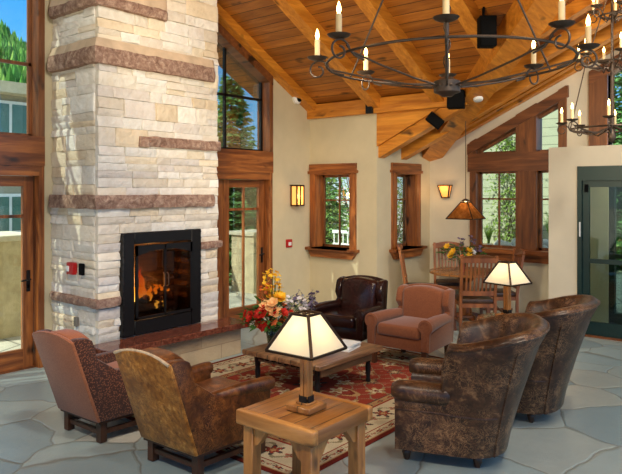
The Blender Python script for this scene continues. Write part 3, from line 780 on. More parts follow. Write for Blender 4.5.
# ------------------------------------------------------------------ furniture
M['leather_dark'] = leather('distressed_brown_leather', (44,27,17), (82,52,33), (178,132,90), .33, 13, .52)
M['leather_tan'] = leather('tan_mottled_leather', (112,64,20), (178,112,40), (226,168,90), .36, 22, .5)
M['leather_red'] = leather('red_brown_leather', (58,30,14), (104,58,26), (166,104,50), .34, 18, .55)
M['leather_wine'] = leather('wine_dark_leather', (26,12,10), (42,20,16), (58,30,24), .17, 4, .62)
M['fab_rust'] = fabric('rust_weave', (136,74,44), (172,104,66), 90)
M['fab_dots'] = fabric('brown_patterned_weave', (64,32,22), (144,86,54), pat=75)
M['fab_rose'] = fabric('rose_rust_weave', (100,52,30), (136,80,48), 90)
M['leg_wood'] = wood('dark_leg_wood', (46,26,16), (84,48,28), axis=2, rough=.35, knots=False)

def wing_chair(name, label, cat, loc, rz, mats, wr=.54, wf=.70, H=.86, arm=.55, lean=.24, roll=0, scroll=False, camel=.05, group=None, leg_h=.2, stretch=True):
    t = thing(name, label, cat, loc, rz, group)
    mb, ms, mc, ml = mats
    hw = lambda x: (wr/2) + (wf-wr)/2*max(0,min(1,(x+.34)/.68))
    xt = -.34-lean; z0 = leg_h
    lx = lambda z: -lean*(max(z,z0)-z0)/(H-z0)
    # outside back with a camel top
    n = 12; pts = [(-wr/2-.012,z0),(wr/2+.012,z0)]
    wt = wr/2+.014
    for i in range(n+1):
        q = 1-2*i/n; pts.append((q*wt, H-.02+camel*(1-abs(q)**2.2)))
    b = B(); prism(b, pts, -.362, -.325, 'x', .012, 2, fn=lambda x,y,z: (x+lx(z), y, z))
    obj('back_shell', b, mb, t)
    # inside back cushion
    pts = [(-wr/2+.075,.36),(wr/2-.075,.36)]
    for i in range(n+1):
        q = 1-2*i/n; pts.append((q*(wt-.07), H-.03+camel*(1-abs(q)**2.2)))
    b = B(); prism(b, pts, -.335, -.15, 'x', .045, 3, fn=lambda x,y,z: (x+lx(z)+.02*(1-(2*y/wr)**2), y, z))
    obj('back_cushion', b, mc, t)
    for s in (1,-1):
        ol = [(-.34,z0),(xt,H-.02),(xt+.03,H),(xt+.12,H-.005),(xt+.17,H-.03),(xt+.195,H-.09),(xt+.215,H-.18),(-.25,arm+.05),(-.2,arm+.012),(-.1,arm),(.29,arm-.01),(.33,arm-.035),(.34,arm-.08),(.34,z0)]
        b = B(); prism(b, ol, 0, -.085, 'y', .018, 2, fn=lambda x,y,z: (x, s*(hw(x)+.018+y), z))
        sd = obj('side_panel', b, ms, t)
        if roll:
            b = B(); m = 14; P = []; R = []
            for i in range(m+1):
                q = i/m; x = -.27 + .635*q; P.append((x, s*(hw(x)-.03+.02*q), arm-.03 + .012*sin(pi*q))); R.append(roll*(.75+.25*q if i < m else .9))
            tube(b, P, R, 14); obj('arm_roll', b, mc, t)
            if scroll:
                # scrolled front facing of the arm, narrowing towards the floor
                b = B(); yy = s*(hw(.34)-.012)
                ol = [(yy + roll*1.08*cos(a), arm-.03+roll*1.08*sin(a)) for a in [radians(-50+280*i/16) for i in range(17)]]
                ol += [(yy - roll*.62*1, arm-.17), (yy - .05, z0+.02), (yy + .045, z0+.02), (yy+roll*.62, arm-.17)]
                prism(b, ol, .345, .375, 'x', .008, 2); f = obj('arm_front', b, mc, t)
                b = B(); tube(b, [(.376, yy + roll*.8*cos(a)*(1-.0*a), arm-.03+roll*.8*sin(a)) for a in [radians(-60+300*i/18) for i in range(19)]], .006, 6)
                tube(b, [(.376, yy - s*.0 + roll*.45, arm-.13), (.376, yy+.03, arm-.22), (.376, yy+.03, z0+.05)], .005, 6)
                obj('piping', b, ms, f)
    # seat
    b = B(); prism(b, [(-.33,-wr/2+.04),(.335,-wf/2+.04),(.335,wf/2-.04),(-.33,wr/2-.04)], z0, .345, 'z', .015, 2); obj('seat_rail', b, mc if scroll else ms, t)
    b = B(); prism(b, [(-.27,-wr/2+.08),(.375,-wf/2+.085),(.375,wf/2-.085),(-.27,wr/2-.08)], .335, .47, 'z', .04, 3, fn=lambda x,y,z: (x,y,z+(.015*(1-(y/.3)**2) if z>.4 else 0))); obj('seat_cushion', b, mc, t)
    for sx in (-1,1):
        for s in (1,-1):
            x = .29*sx if stretch or sx < 0 else .335; y = s*(hw(x)-(.05 if stretch else .035))
            b = B(); w = .03; k = .75 if not stretch else 1
            a = [(x-w*k,y-w*k,0),(x+w*k,y-w*k,0),(x+w*k,y+w*k,0),(x-w*k,y+w*k,0)]; c_ = [(x-w,y-w,z0+.01),(x+w,y-w,z0+.01),(x+w,y+w,z0+.01),(x-w,y+w,z0+.01)]
            va = [b.verts.new(p) for p in a]; vb = [b.verts.new(p) for p in c_]; b.faces.new(va[::-1]); b.faces.new(vb)
            for i in range(4): b.faces.new((va[i],va[(i+1)%4],vb[(i+1)%4],vb[i]))
            obj('leg', b, ml, t, smooth=False)
    if stretch:
        b = B(); yr, yf = hw(-.29)-.05, hw(.29)-.05
        bar(b, (-.29,-yr,.075), (-.29,yr,.075), .03, .036); bar(b, (.29,-yf,.075), (.29,yf,.075), .03, .036)
        for s in (1,-1): bar(b, (-.29,s*yr,.075), (.29,s*yf,.075), .03, .036)
        obj('stretcher', b, ml, t, smooth=False)
        b = B(); prism(b, [(-.345,-wr/2),(.345,-wf/2),(.345,wf/2),(-.345,wr/2)], z0-.018, z0+.004, 'z'); obj('base_rail', b, ml, t, smooth=False)
    return t
wing_chair('wing_chair', 'rust fabric wing chair with dark patterned sides, seen from behind at left', 'armchair', (3.19,4.80,.0065), radians(2), (M['fab_rust'],M['fab_dots'],M['fab_rust'],M['leg_wood']), leg_h=.175)
c = wing_chair('wing_chair', 'tan mottled leather wing chair seen from behind, nearest the small wooden lamp table', 'armchair', (3.26,3.74,.0065), radians(2), (M['leather_tan'],M['leather_red'],M['leather_red'],M['leg_wood']), roll=.055, wr=.57, wf=.70, leg_h=.17)
b = B(); n = 14
tube(b, [(-.352-.24+.0, -.02 if False else (1-2*i/n)*.29, .842+.05*(1-abs(1-2*i/n)**2.2)) for i in range(n+1)], .011, 8)
o = obj('piping', b, plain('worn_edge_leather',(196,172,140),.45,var=.25,scale=30), c); o['label'] = 'pale worn piping'
wing_chair('wing_chair', 'glossy dark brown leather wing chair in the far corner under the small window', 'armchair', (6.60,4.84,.0065), radians(187), (M['leather_wine'],)*3+(M['leg_wood'],), wr=.63, wf=.70, H=.845, arm=.53, lean=.08, roll=.07, scroll=True, stretch=False)
wing_chair('wing_chair', 'rose rust fabric armchair facing the room, right of the dark leather wing chair', 'armchair', (6.60,3.92,.0065), radians(182), (M['fab_rose'],)*3+(M['leg_wood'],), wr=.65, wf=.72, H=.825, arm=.52, lean=.06, roll=.08, scroll=True, camel=.05, stretch=False, leg_h=.20)

def barrel_chair(label, loc, rz, H=1.0, group=None):
    t = thing('barrel_chair', label, 'armchair', loc, rz)
    w, xa, xf = .37, -.02, .36; half = []
    for i in range(29): half.append((xf + (xa-.06-xf)*i/28, w, 0.0, 1.0))
    xa -= .06
    for i in range(1,17):
        a = pi/2*i/16; p = 2/2.5
        x = xa - .34*sin(a)**p; y = w*cos(a)**p if i < 16 else 0
        # outward normal of the superellipse
        nx, ny = -(abs((x-xa)/.34)**1.5)/.34, (abs(y/w)**1.5)/w; l = sqrt(nx*nx+ny*ny); half.append((x,y,nx/l,ny/l))
    path = half + [(x,-y,nx,-ny) for x,y,nx,ny in half[-2::-1]]
    def hgt(x): return .50 + (H-.62)*smoothstep(.03,-.08,x) + .12*smoothstep(-.10,-.42,x)
    def flare(x, z): return (.02 + .08*smoothstep(.1,-.1,x) + .17*smoothstep(-.05,-.38,x))*max(0,(z-.1)/.9)**1.2
    b = B(); rows = []; rim = []; T = .12
    for x, y, nx, ny in path:
        h = hgt(x); ring = []
        for q in (0,.12,.3,.5,.7,.88): ring.append((flare(x,.1+(h-.14)*q), .1+(h-.14)*q))
        f = flare(x,h)
        ring += [(f+.008,h-.03),(f,h-.008),(f-.03,h+.012),(f-.07,h+.012),(f-T+.015,h-.008),(f-T-.005,h-.04)]
        for q in (.75,.5,.25): ring.append((flare(x,h*q)-T-.01, max(.3,h*q)))
        ring.append((-T,.26)); ring.append((-T,.1))
        fw = lambda z: .035*smoothstep(.52,.76,z)*smoothstep(-.30,-.06,x)*smoothstep(.06,.02,x)
        rows.append([b.verts.new((x+nx*o_+fw(z), y+ny*o_, z)) for o_, z in ring]); rim.append(Vector((x+nx*(f+.006)+fw(h), y+ny*(f+.006), h-.022)))
    m = len(rows[0])
    for a, c_ in zip(rows, rows[1:]):
        for j in range(m): b.faces.new((a[j], c_[j], c_[(j+1)%m], a[(j+1)%m]))
    b.faces.new(rows[0]); b.faces.new(rows[-1][::-1])
    shell = obj('shell', b, M['leather_dark'], t, ang=60)
    b = B(); tube(b, rim, .011, 8); obj('piping', b, M['leather_dark'], shell)
    # seams on the outside
    for sgn in (1,-1):
        b = B(); P = [(x+nx*(flare(x,.40)+.003), sgn*(y+ny*(flare(x,.40)+.003)), .40) for x,y,nx,ny in half[:36]]
        tube(b, P, .006, 6)
        x,y,nx,ny = half[36]; h = hgt(x)
        tube(b, [(x+nx*(flare(x,z)+.003), sgn*(y+ny*(flare(x,z)+.003)), z) for z in [.1+(h-.14)*q/10 for q in range(11)]], .006, 6)
        obj('seam', b, M['leather_dark'], shell)
    for s in (1,-1):
        b = B(); n = 12; P = []; R = []
        for i in range(n+1):
            q = i/n; P.append((.385 - .43*q, s*(.335+.015*q), .525)); R.append([.05,.07,.078][min(i,2)] if i < n else .06)
        tube(b, P, R, 16); obj('arm_roll', b, M['leather_dark'], t, ang=60)
    b = B(); prism(b, [(.345,-.30),(.345,.30),(-.2,.30),(-.34,.12),(-.34,-.12),(-.2,-.30)], .1, .30, 'z', .01, 1); obj('seat_rail', b, M['leather_dark'], t)
    b = B(); prism(b, [(.38,-.265),(.38,.265),(-.18,.265),(-.3,.1),(-.3,-.1),(-.18,-.265)], .30, .45, 'z', .045, 3); obj('seat_cushion', b, M['leather_dark'], t)
    for sx, sy in ((.29,.28),(.29,-.28),(-.22,.25),(-.22,-.25)):
        b = B(); lathe(b, [(0,0),(.018,0),(.024,.015),(.032,.045),(.036,.062),(.03,.074),(.024,.08),(.036,.088),(.036,.104),(0,.104)], (sx,sy,0), 14); obj('foot', b, M['leg_wood'], t)
    return t
barrel_chair('distressed brown leather barrel chair in the right foreground, nearest the camera', (4.54,2.36,0), radians(110), 1.02)
barrel_chair('distressed brown leather barrel chair at far right, behind the nearer barrel chair', (5.74,2.36,0), radians(97), 1.04)

# rug
def rug():
    u0,u1,v0,v1 = 3.35,6.95,2.90,5.66; nx, ny = 300, 230
    W, H_ = u1-u0, v1-v0
    b = B(); vs = [[b.verts.new((u0+W*i/nx, v0+H_*j/ny, .006)) for i in range(nx+1)] for j in range(ny+1)]
    for j in range(ny):
        for i in range(nx): b.faces.new((vs[j][i],vs[j][i+1],vs[j+1][i+1],vs[j+1][i]))
    lo = [b.verts.new((u,v,.001)) for u,v in ((u0,v0),(u1,v0),(u1,v1),(u0,v1))]
    cn = [vs[0][0],vs[0][nx],vs[ny][nx],vs[ny][0]]
    edges = [vs[0], [r[nx] for r in vs], vs[ny][::-1], [r[0] for r in vs][::-1]]
    for k in range(4): b.faces.new([lo[k]]+edges[k]+[lo[(k+1)%4]])
    red, dred, cream, navy, gold, sage, rose = [lin(c) for c in ((146,60,44),(116,42,32),(202,188,156),(78,64,62),(176,140,94),(142,132,102),(172,102,82))]
    rr = random.Random(5)
    def rosette(x, y, R, n, ph=0):
        r = sqrt(x*x+y*y); a = atan2(y,x); lim = R*(.72+.28*cos(n*a+ph)); return r/lim
    def border_pat(s, t, base):   # s along, t across 0..1
        k = (s/.34) % 1 - .5; e = (t-.5)
        q = rosette(k*.34, e*.30, .10, 6)
        if q < .35: return gold
        if q < .7: return red
        if q < 1: return navy
        # winding vine
        vv = .5+.32*sin(2*pi*s/.34+pi)
        if abs(t-vv) < .06: return sage
        k2 = ((s+.17)/.34) % 1 - .5
        q = rosette(k2*.34, (t-.5)*.3, .05, 4)
        if q < 1: return rose if q > .5 else dred
        return base
    def field(x, y):
        r = rosette(x*.85, y, .62, 8)
        if r < .28: return cream if rosette(x,y,.13,6) < 1 else navy
        if r < .9:
            for k in range(8):
                a = k*pi/4; q = rosette(x-.36*cos(a), y-.36*sin(a), .10, 5, a)
                if q < 1: return cream if q > .55 else gold
            return dred if r > .82 else red
        if r < 1: return gold
        # repeating palmettes on a lattice
        gx, gy = .46, .44
        best = None
        for ox in (0,.5):
            i = round(x/gx-ox); j = round(y/gy-ox); cx, cy = (i+ox)*gx, (j+ox)*gy
            q = rosette(x-cx, (y-cy)*1.2, .125 if ox else .10, 5 if ox else 7, pi/2)
            if q < .35: return dred if ox else cream
            if q < .7: return cream if ox else gold
            if q < 1: return (gold if ox else navy)
        if abs(((x/gx*2 + .5*sin(y*14)) % 1)-.5) < .035 or abs(((y/gy*2 + .5*sin(x*13)) % 1)-.5) < .035: return sage
        if mnoise.noise(Vector((x*16,y*16,3))) > .5: return rose
        return red
    cols = []
    for j in range(ny):
        for i in range(nx):
            x = (i+.5)/nx*W; y = (j+.5)/ny*H_; d = min(x, W-x, y, H_-y)
            s = y if (min(x,W-x) < min(y,H_-y)) else x
            if d < .045: c = dred
            elif d < .06: c = gold
            elif d < .14: c = border_pat(s*1.9, (d-.06)/.08, cream) if True else cream
            elif d < .155: c = red
            elif d < .46: c = border_pat(s, (d-.155)/.305, cream)
            elif d < .475: c = red
            elif d < .55: c = border_pat(s*2, (d-.475)/.075, gold)
            elif d < .565: c = navy
            else: c = field(x-W/2, y-H_/2)
            k = .88+.12*mnoise.noise(Vector((x*5,y*5,0)))+.04*rr.uniform(-1,1); cols.append((c[0]*k,c[1]*k,c[2]*k,1))
    cols += [dred]*4
    o = obj('rug', b, vcol('rug_wool', .95, .3, .1, 120, .3), smooth=False)
    set_face_colors(o, cols)
    return tag(o, 'large red oriental rug with cream floral border under the seating group', 'rug')
rug()

# foreground table
M['honey_x'] = wood('honey_wood_x', (132,78,34), (196,134,70), axis=0, rough=.32, plank=.13, plank_axis=1)
M['honey_z'] = wood('honey_wood_z', (138,84,38), (196,134,70), axis=2, rough=.36)
t = thing('side_table', 'square rustic wooden lamp table with braced legs in the foreground', 'table', (3.22,2.72,.0065))
hx, hy, zt = .312, .318, .58
b = B(); box(b, (-hx+.045,-hy,zt-.085),(hx-.045,hy,zt), .008, 2); top = obj('tabletop', b, M['honey_x'], t)
mhy = wood('honey_wood_y', (140,86,38),(202,142,76),axis=1,rough=.32)
for s in (-1,1):
    b = B(); box(b, (s*(hx-.03)-.03, -hy-.006, zt-.09), (s*(hx-.03)+.03, hy+.006, zt+.004), .014, 3); obj('breadboard_end', b, mhy, top)
for sx in (-1,1):
    for sy in (-1,1):
        b = B(); x, y = sx*(hx-.075), sy*(hy-.075); box(b, (x-.042,y-.042,0),(x+.042,y+.042,zt-.085), .005, 1); lg = obj('leg', b, M['honey_z'], t)
        b = B()
        for ax in (0,1):
            pts = [(0,0),(.11,0),(.10,-.03),(.03,-.12),(0,-.13)]
            if ax == 0: prism(b, [(x-sx*(.042+p), zt-.085+q) for p,q in pts], y-.025, y+.025, 'y')
            else: prism(b, [(y-sy*(.042+p), zt-.085+q) for p,q in pts], x-.025, x+.025, 'x')
        obj('brace', b, M['honey_z'], lg, smooth=False)

# mission lamps
mshade = G('lamp_shade'); mshade.col(lin((250,240,214)))
mshade.n.remove(mshade.b)
dif = mshade.add('ShaderNodeBsdfDiffuse'); dif.inputs[0].default_value = lin((226,214,188)); trl = mshade.add('ShaderNodeBsdfTranslucent'); trl.inputs[0].default_value = lin((255,242,210))
em = mshade.add('ShaderNodeEmission'); em.inputs[0].default_value = lin((255,246,226)); em.inputs[1].default_value = .10
mx = mshade.add('ShaderNodeMixShader'); mx.inputs[0].default_value = .5; mshade.link(dif.outputs[0], mx.inputs[1]); mshade.link(trl.outputs[0], mx.inputs[2])
ad = mshade.add('ShaderNodeAddShader'); mshade.link(mx.outputs[0], ad.inputs[0]); mshade.link(em.outputs[0], ad.inputs[1]); mshade.link(ad.outputs[0], mshade.out.inputs[0]); M['shade'] = mshade.m
M['bulb'] = glow('bulb_glow', (255,214,140), 9)
def lamp(label, loc, rz=0):
    t = thing('table_lamp', label, 'lamp', loc, rz)
    b = B(); box(b, (-.095,-.095,0),(.095,.095,.04), .006, 1); box(b, (-.05,-.05,.038),(.05,.05,.052), .003, 1); obj('base', b, M['honey_x'], t)
    b = B()
    for s in (-1,1):
        box(b, (s*.034-.007,-.026,.05),(s*.034+.007,.026,.09)); box(b, (-.026,s*.034-.007,.05),(.026,s*.034+.007,.09))
    box(b, (-.024,-.024,.05),(.024,.024,.388))
    obj('metal_core', b, M['black_iron'], t, smooth=False)
    for sx in (-1,1):
        for sy in (-1,1):
            b = B(); box(b, (sx*.016-.0145,sy*.016-.0145,.075),(sx*.016+.0145,sy*.016+.0145,.384), .003, 1); obj('post', b, M['honey_z'], t)
    b = B(); lathe(b, [(0,.36),(.012,.36),(.012,.43),(.018,.44),(0,.44)]); tube(b, [(0,0,.44),(0,0,.60)], .004, 6); obj('lamp_socket', b, M['bronze'], t)
    b = B(); lathe(b, [(0,.43),(.02,.44),(.032,.475),(.025,.51),(0,.525)], n=14); obj('bulb', b, M['bulb'], t)
    r0, r1, z0, z1_ = .184, .066, .386, .615
    sh = None
    b = B()
    lo = [Vector((x*r0,y*r0,z0)) for x,y in ((-1,-1),(1,-1),(1,1),(-1,1))]; hi = [Vector((x*r1,y*r1,z1_)) for x,y in ((-1,-1),(1,-1),(1,1),(-1,1))]
    for i in range(4): poly(b, [lo[i],lo[(i+1)%4],hi[(i+1)%4],hi[i]])
    sh = obj('lamp_shade', b, M['shade'], t, smooth=False)
    b = B()
    for i in range(4):
        bar(b, lo[i], hi[i], .019); bar(b, lo[i], lo[(i+1)%4], .014, .016); bar(b, hi[i], hi[(i+1)%4], .014)
    for i in range(2): bar(b, (hi[i]+hi[(i+1)%4])/2, (hi[i+2]+hi[(i+3)%4])/2, .014, .006)
    obj('shade_frame', b, M['bronze'], sh, smooth=False)
    L = bpy.data.lights.new('lamp_light','POINT'); L.energy = 2.4; L.color = (1,.84,.52); L.shadow_soft_size = .04
    o = bpy.data.objects.new('lamp_light', L); C.objects.link(o); o.parent = t; o.location = (0,0,.49)
    return t
lamp('mission lamp with lit pyramid shade on the foreground wooden table', (3.20,2.69,.591), radians(2))
lamp('mission lamp with lit pyramid shade on the round table between the barrel chairs', (6.93,2.92,.587), radians(-14))
t = thing('round_table', 'round dark wooden table carrying a lamp, half hidden behind the barrel chairs', 'table', (6.90,2.93,.0065))
b = B(); lathe(b, [(0,.53),(.26,.53),(.30,.545),(.31,.56),(.30,.58),(0,.58)], n=40); obj('tabletop', b, wood('round_top_wood', (52,30,18),(128,84,48), axis=0, rough=.18), t)
b = B(); lathe(b, [(0,.04),(.05,.05),(.06,.1),(.035,.2),(.045,.35),(.06,.45),(.12,.53),(0,.53)], n=20); obj('pedestal', b, M['leg_wood'], t)
for k in range(3):
    a = 2*pi*k/3+.4; b = B(); tube(b, [(.03*cos(a),.03*sin(a),.12),(.15*cos(a),.15*sin(a),.10),(.26*cos(a),.26*sin(a),.025)], [.03,.026,.022], 8); obj('leg', b, M['leg_wood'], t)

# coffee table
M['coffee_x'] = wood('walnut_plank', (96,62,38), (182,134,90), axis=0, rough=.3, plank=.15, plank_axis=1)
t = thing('coffee_table', 'square plank coffee table with black turned legs on the red rug', 'table', (5.17,4.25,.0065))
b = B(); box(b, (-.53,-.51,.325),(.53,.51,.372), .008, 1); obj('tabletop', b, M['coffee_x'], t)
b = B()
for s in (-1,1):
    box(b, (-.42,s*.41-.03,.235),(.42,s*.41+.03,.295)); box(b, (s*.42-.018,-.39,.262),(s*.42+.018,.39,.280)); box(b, (s*.42-.018,-.39,.305),(s*.42+.018,.39,.326))
obj('apron', b, M['coffee_x'], t, smooth=False)
for s in (-1,1):
    for k in range(9): b = B(); box(b, (s*.42-.014,-.34+k*.085-.016,.278),(s*.42+.014,-.34+k*.085+.016,.308)); obj('spindle', b, M['black_iron'], t, smooth=False)
for sx in (-1,1):
    for sy in (-1,1):
        b = B(); lathe(b, [(0,0),(.022,0),(.028,.02),(.02,.04),(.026,.10),(.03,.16),(.022,.2),(.03,.215),(.03,.325),(0,.325)], (sx*.42,sy*.39,0), 12); obj('leg', b, M['black_iron'], t)
# magazines
for k, (x, y, a, w, d, h, lab, col) in enumerate(((5.36,3.99,12,.30,.23,.022,'thick white book lying lowest in the stack on the coffee table',(226,222,210)),(5.35,4.0,20,.28,.215,.016,'white magazine lying in the middle of the stack on the coffee table',(238,236,230)),(5.37,3.98,6,.27,.21,.012,'pale magazine on top of the stack on the coffee table',(214,216,214)))):
    z = .0065+.372+.0005 + (0,.0225,.039)[k]
    t = thing('magazine' if k else 'book', lab, 'magazine' if k else 'book', (x,y,z), radians(a), 'reading stack on the coffee table')
    b = B(); box(b, (-w/2+.004,-d/2+.004,.002),(w/2-.002,d/2-.004,h-.002)); obj('pages', b, M['white'], t, smooth=False)
    b = B(); box(b, (-w/2,-d/2,0),(w/2,d/2,.002)); box(b, (-w/2,-d/2,h-.002),(w/2,d/2,h)); box(b, (-w/2,-d/2,.002),(-w/2+.003,d/2,h-.002)); obj('cover', b, plain('cover_%d' % k, col, .35, var=.1, scale=12), t, smooth=False)
# flowers
def blossom(b, c, d, R, n=6, layers=2, cup=.5, mi=0):
    d = Vector(d).normalized(); X = d.orthogonal().normalized(); Y = d.cross(X); c = Vector(c)
    for l in range(layers):
        r = R*(1-.28*l); up = cup*(.5+.5*l)
        for k in range(n):
            a = 2*pi*(k+.5*l)/n; u = X*cos(a)+Y*sin(a); w = X*-sin(a)+Y*cos(a)
            p0 = c; p1 = c + u*r*.6 + w*r*.5 + d*r*up*.35; p2 = c + u*r + d*r*up; p3 = c + u*r*.6 - w*r*.5 + d*r*up*.35; m = c+u*r*.55+d*r*up*.15
            V = [b.verts.new(q) for q in (p0,p1,p2,p3,m)]
            for f in ((0,1,4),(1,2,4),(2,3,4),(3,0,4)): b.faces.new([V[i] for i in f]).material_index = mi
def leaf(b, c, d, L, w, rr):
    c = Vector(c); d = Vector(d).normalized(); s = d.cross(Vector((0,0,1)))
    if s.length < .1: s = Vector((1,0,0))
    s.normalize(); s = (s + Vector((rr.uniform(-.5,.5),rr.uniform(-.5,.5),rr.uniform(-.5,.5)))).normalized(); nn = s.cross(d)
    pts = [c, c+d*L*.45+s*w+nn*w*.3, c+d*L, c+d*L*.45-s*w+nn*w*.3, c+d*L*.5]
    V = [b.verts.new(p) for p in pts]
    for f in ((0,1,4),(1,2,4),(2,3,4),(3,0,4)): b.faces.new([V[i] for i in f])
def leafmat(name, a, c_, scale=3, rough=.6, trans=.3):
    g = G(name); f = g.noise(g.coord(), scale, 4, .7); col = g.ramp(f, [(.3,a),(.7,c_)]); g.col(col); g.set(rough,0,.3)
    tr = g.add('ShaderNodeBsdfTranslucent'); g.link(col, tr.inputs[0]); mx = g.add('ShaderNodeMixShader'); mx.inputs[0].default_value = trans
    g.link(g.b.outputs[0], mx.inputs[1]); g.link(tr.outputs[0], mx.inputs[2]); g.link(mx.outputs[0], g.out.inputs[0]); return g.m
M['leaf'] = leafmat('flower_leaves', (34,66,26), (84,126,52), 20)
PET = {k: leafmat('petals_'+k, a, c_, 30) for k, a, c_ in (('red',(176,24,16),(222,58,36)),('orange',(222,96,44),(244,150,84)),('peach',(240,170,96),(252,214,150)),('yellow',(236,170,20),(252,214,70)),('white',(206,196,196),(240,234,226)),('purple',(70,56,84),(140,126,150)))}
def bouquet(label, loc, vase_h, vase_r, spec, spread, height, rnd, glassv=True, nleaf=90, bsz=.05):
    t = thing('flower_arrangement', label, 'flowers', loc); rr = random.Random(rnd)
    b = B(); lathe(b, [(0,.0),(vase_r*.7,0),(vase_r*.85,vase_h*.3),(vase_r,vase_h*.7),(vase_r*.9,vase_h),(vase_r*.82,vase_h),(vase_r*.9,vase_h*.7),(vase_r*.76,vase_h*.3),(vase_r*.6,.01),(0,.01)], n=20)
    obj('vase', b, glassmat('vase_glass',(190,215,200),.12) if glassv else plain('vase_clay',(120,60,40),.3), t)
    sb = B(); lb = B()
    for i in range(nleaf):
        a = rr.uniform(0,2*pi); el = rr.uniform(-.6,1.3); r = spread*rr.uniform(.25,.85)
        c = Vector((cos(a)*cos(el)*r, sin(a)*cos(el)*r, vase_h*.9 + height*.25 + sin(el)*height*.45*rr.uniform(.3,1)))
        d = Vector((cos(a),sin(a),rr.uniform(-.4,.7))); leaf(lb, c, d, rr.uniform(.07,.14), rr.uniform(.014,.03), rr)
    for (kind, n, size, region) in spec:
        for i in range(n):
            x, y, z = region(rr); c = Vector((x,y,z)); d = (c - Vector((0,0,vase_h+height*.2))).normalized() + Vector((rr.uniform(-.3,.3),rr.uniform(-.3,.3),.25))
            tube(sb, [(c.x*.1,c.y*.1,.03),(c.x*.35,c.y*.35,vase_h+.05),(c.x,c.y,c.z)], .0035, 5, cap=False)
            b = B()
            if size > .03: blossom(b, c, d, size*rr.uniform(.85,1.15), 6, 3, .55); obj('blossom', b, PET[kind], t)
            else:
                for q in range(7):
                    cc = c + Vector((rr.uniform(-.035,.035),rr.uniform(-.035,.035),rr.uniform(-.07,.06))); tube(b, [c, cc], .002, 4, cap=False); blossom(b, cc, (rr.uniform(-1,1),rr.uniform(-1,1),1), size*rr.uniform(.8,1.3), 5, 1, .4)
                obj('blossom_spray', b, PET[kind], t)
    obj('stems', sb, M['leaf'], t); obj('foliage', lb, M['leaf'], t)
    return t
# directions as seen in the room: "left" of the bunch points to (-.64,.77), "front" to (-.77,-.64)
def reg(l0, l1, f0, f1, z0, z1_):
    def f(rr):
        l = rr.uniform(l0,l1); q = rr.uniform(f0,f1); return (-.638*l-.77*q, .77*l-.638*q, rr.uniform(z0,z1_))
    return f
bouquet('big bouquet of red, orange and yellow flowers in a glass vase on the coffee table', (4.93,4.60,.384), .2, .07,
    [('red',14,.06,reg(.02,.30,.0,.2,.20,.42)),('red',3,.05,reg(-.2,.02,.05,.2,.26,.4)),('orange',9,.055,reg(-.22,.24,.0,.2,.24,.46)),('peach',5,.072,reg(-.06,.14,.10,.22,.34,.52)),('yellow',5,.068,reg(-.1,.1,-.05,.12,.48,.60)),
     ('yellow',7,.022,reg(-.08,.08,-.1,.1,.58,.80)),('purple',9,.022,reg(-.44,-.16,-.1,.12,.34,.54)),('white',8,.024,reg(-.42,-.14,-.1,.14,.30,.52)),('orange',2,.02,reg(.05,.16,0,.1,.5,.62))], .36, .44, 9, nleaf=300)
bouquet('smaller bouquet of yellow and purple flowers on the dining table under the pendant', (9.02,4.50,.765), .14, .05,
    [('yellow',6,.06,reg(-.2,.26,0,.2,.24,.40)),('purple',6,.022,reg(-.26,.2,-.1,.15,.3,.52)),('white',2,.04,reg(-.2,.2,0,.2,.2,.4)),('orange',3,.05,reg(-.24,.24,0,.2,.2,.36))], .38, .44, 4, glassv=False, nleaf=150)

# dining set
M['oak_z'] = wood('oak_z', (120,66,30), (176,108,54), axis=2, rough=.38, knots=False)
M['oak_x'] = wood('oak_x', (150,92,44), (204,144,82), axis=0, rough=.25, plank=.16, plank_axis=1)
M['cherry_z'] = wood('cherry_z', (96,50,20), (150,88,40), axis=2, rough=.36, knots=False)
t = thing('dining_table', 'round light wood dining table under the hanging lamp by the corner windows', 'table', (9.15,4.50,0))
b = B(); lathe(b, [(0,.725),(.52,.725),(.56,.735),(.56,.765),(0,.765)], n=44); obj('tabletop', b, M['oak_x'], t)
b = B(); lathe(b, [(0,.06),(.07,.06),(.09,.12),(.06,.25),(.07,.6),(.2,.725),(0,.725)], n=20); obj('pedestal', b, M['cherry_z'], t)
for k in range(4):
    a = pi/2*k+pi/4; b = B(); bar(b, (.05*cos(a),.05*sin(a),.12), (.38*cos(a),.38*sin(a),.03), .06, .06); obj('foot', b, M['cherry_z'], t, smooth=False)
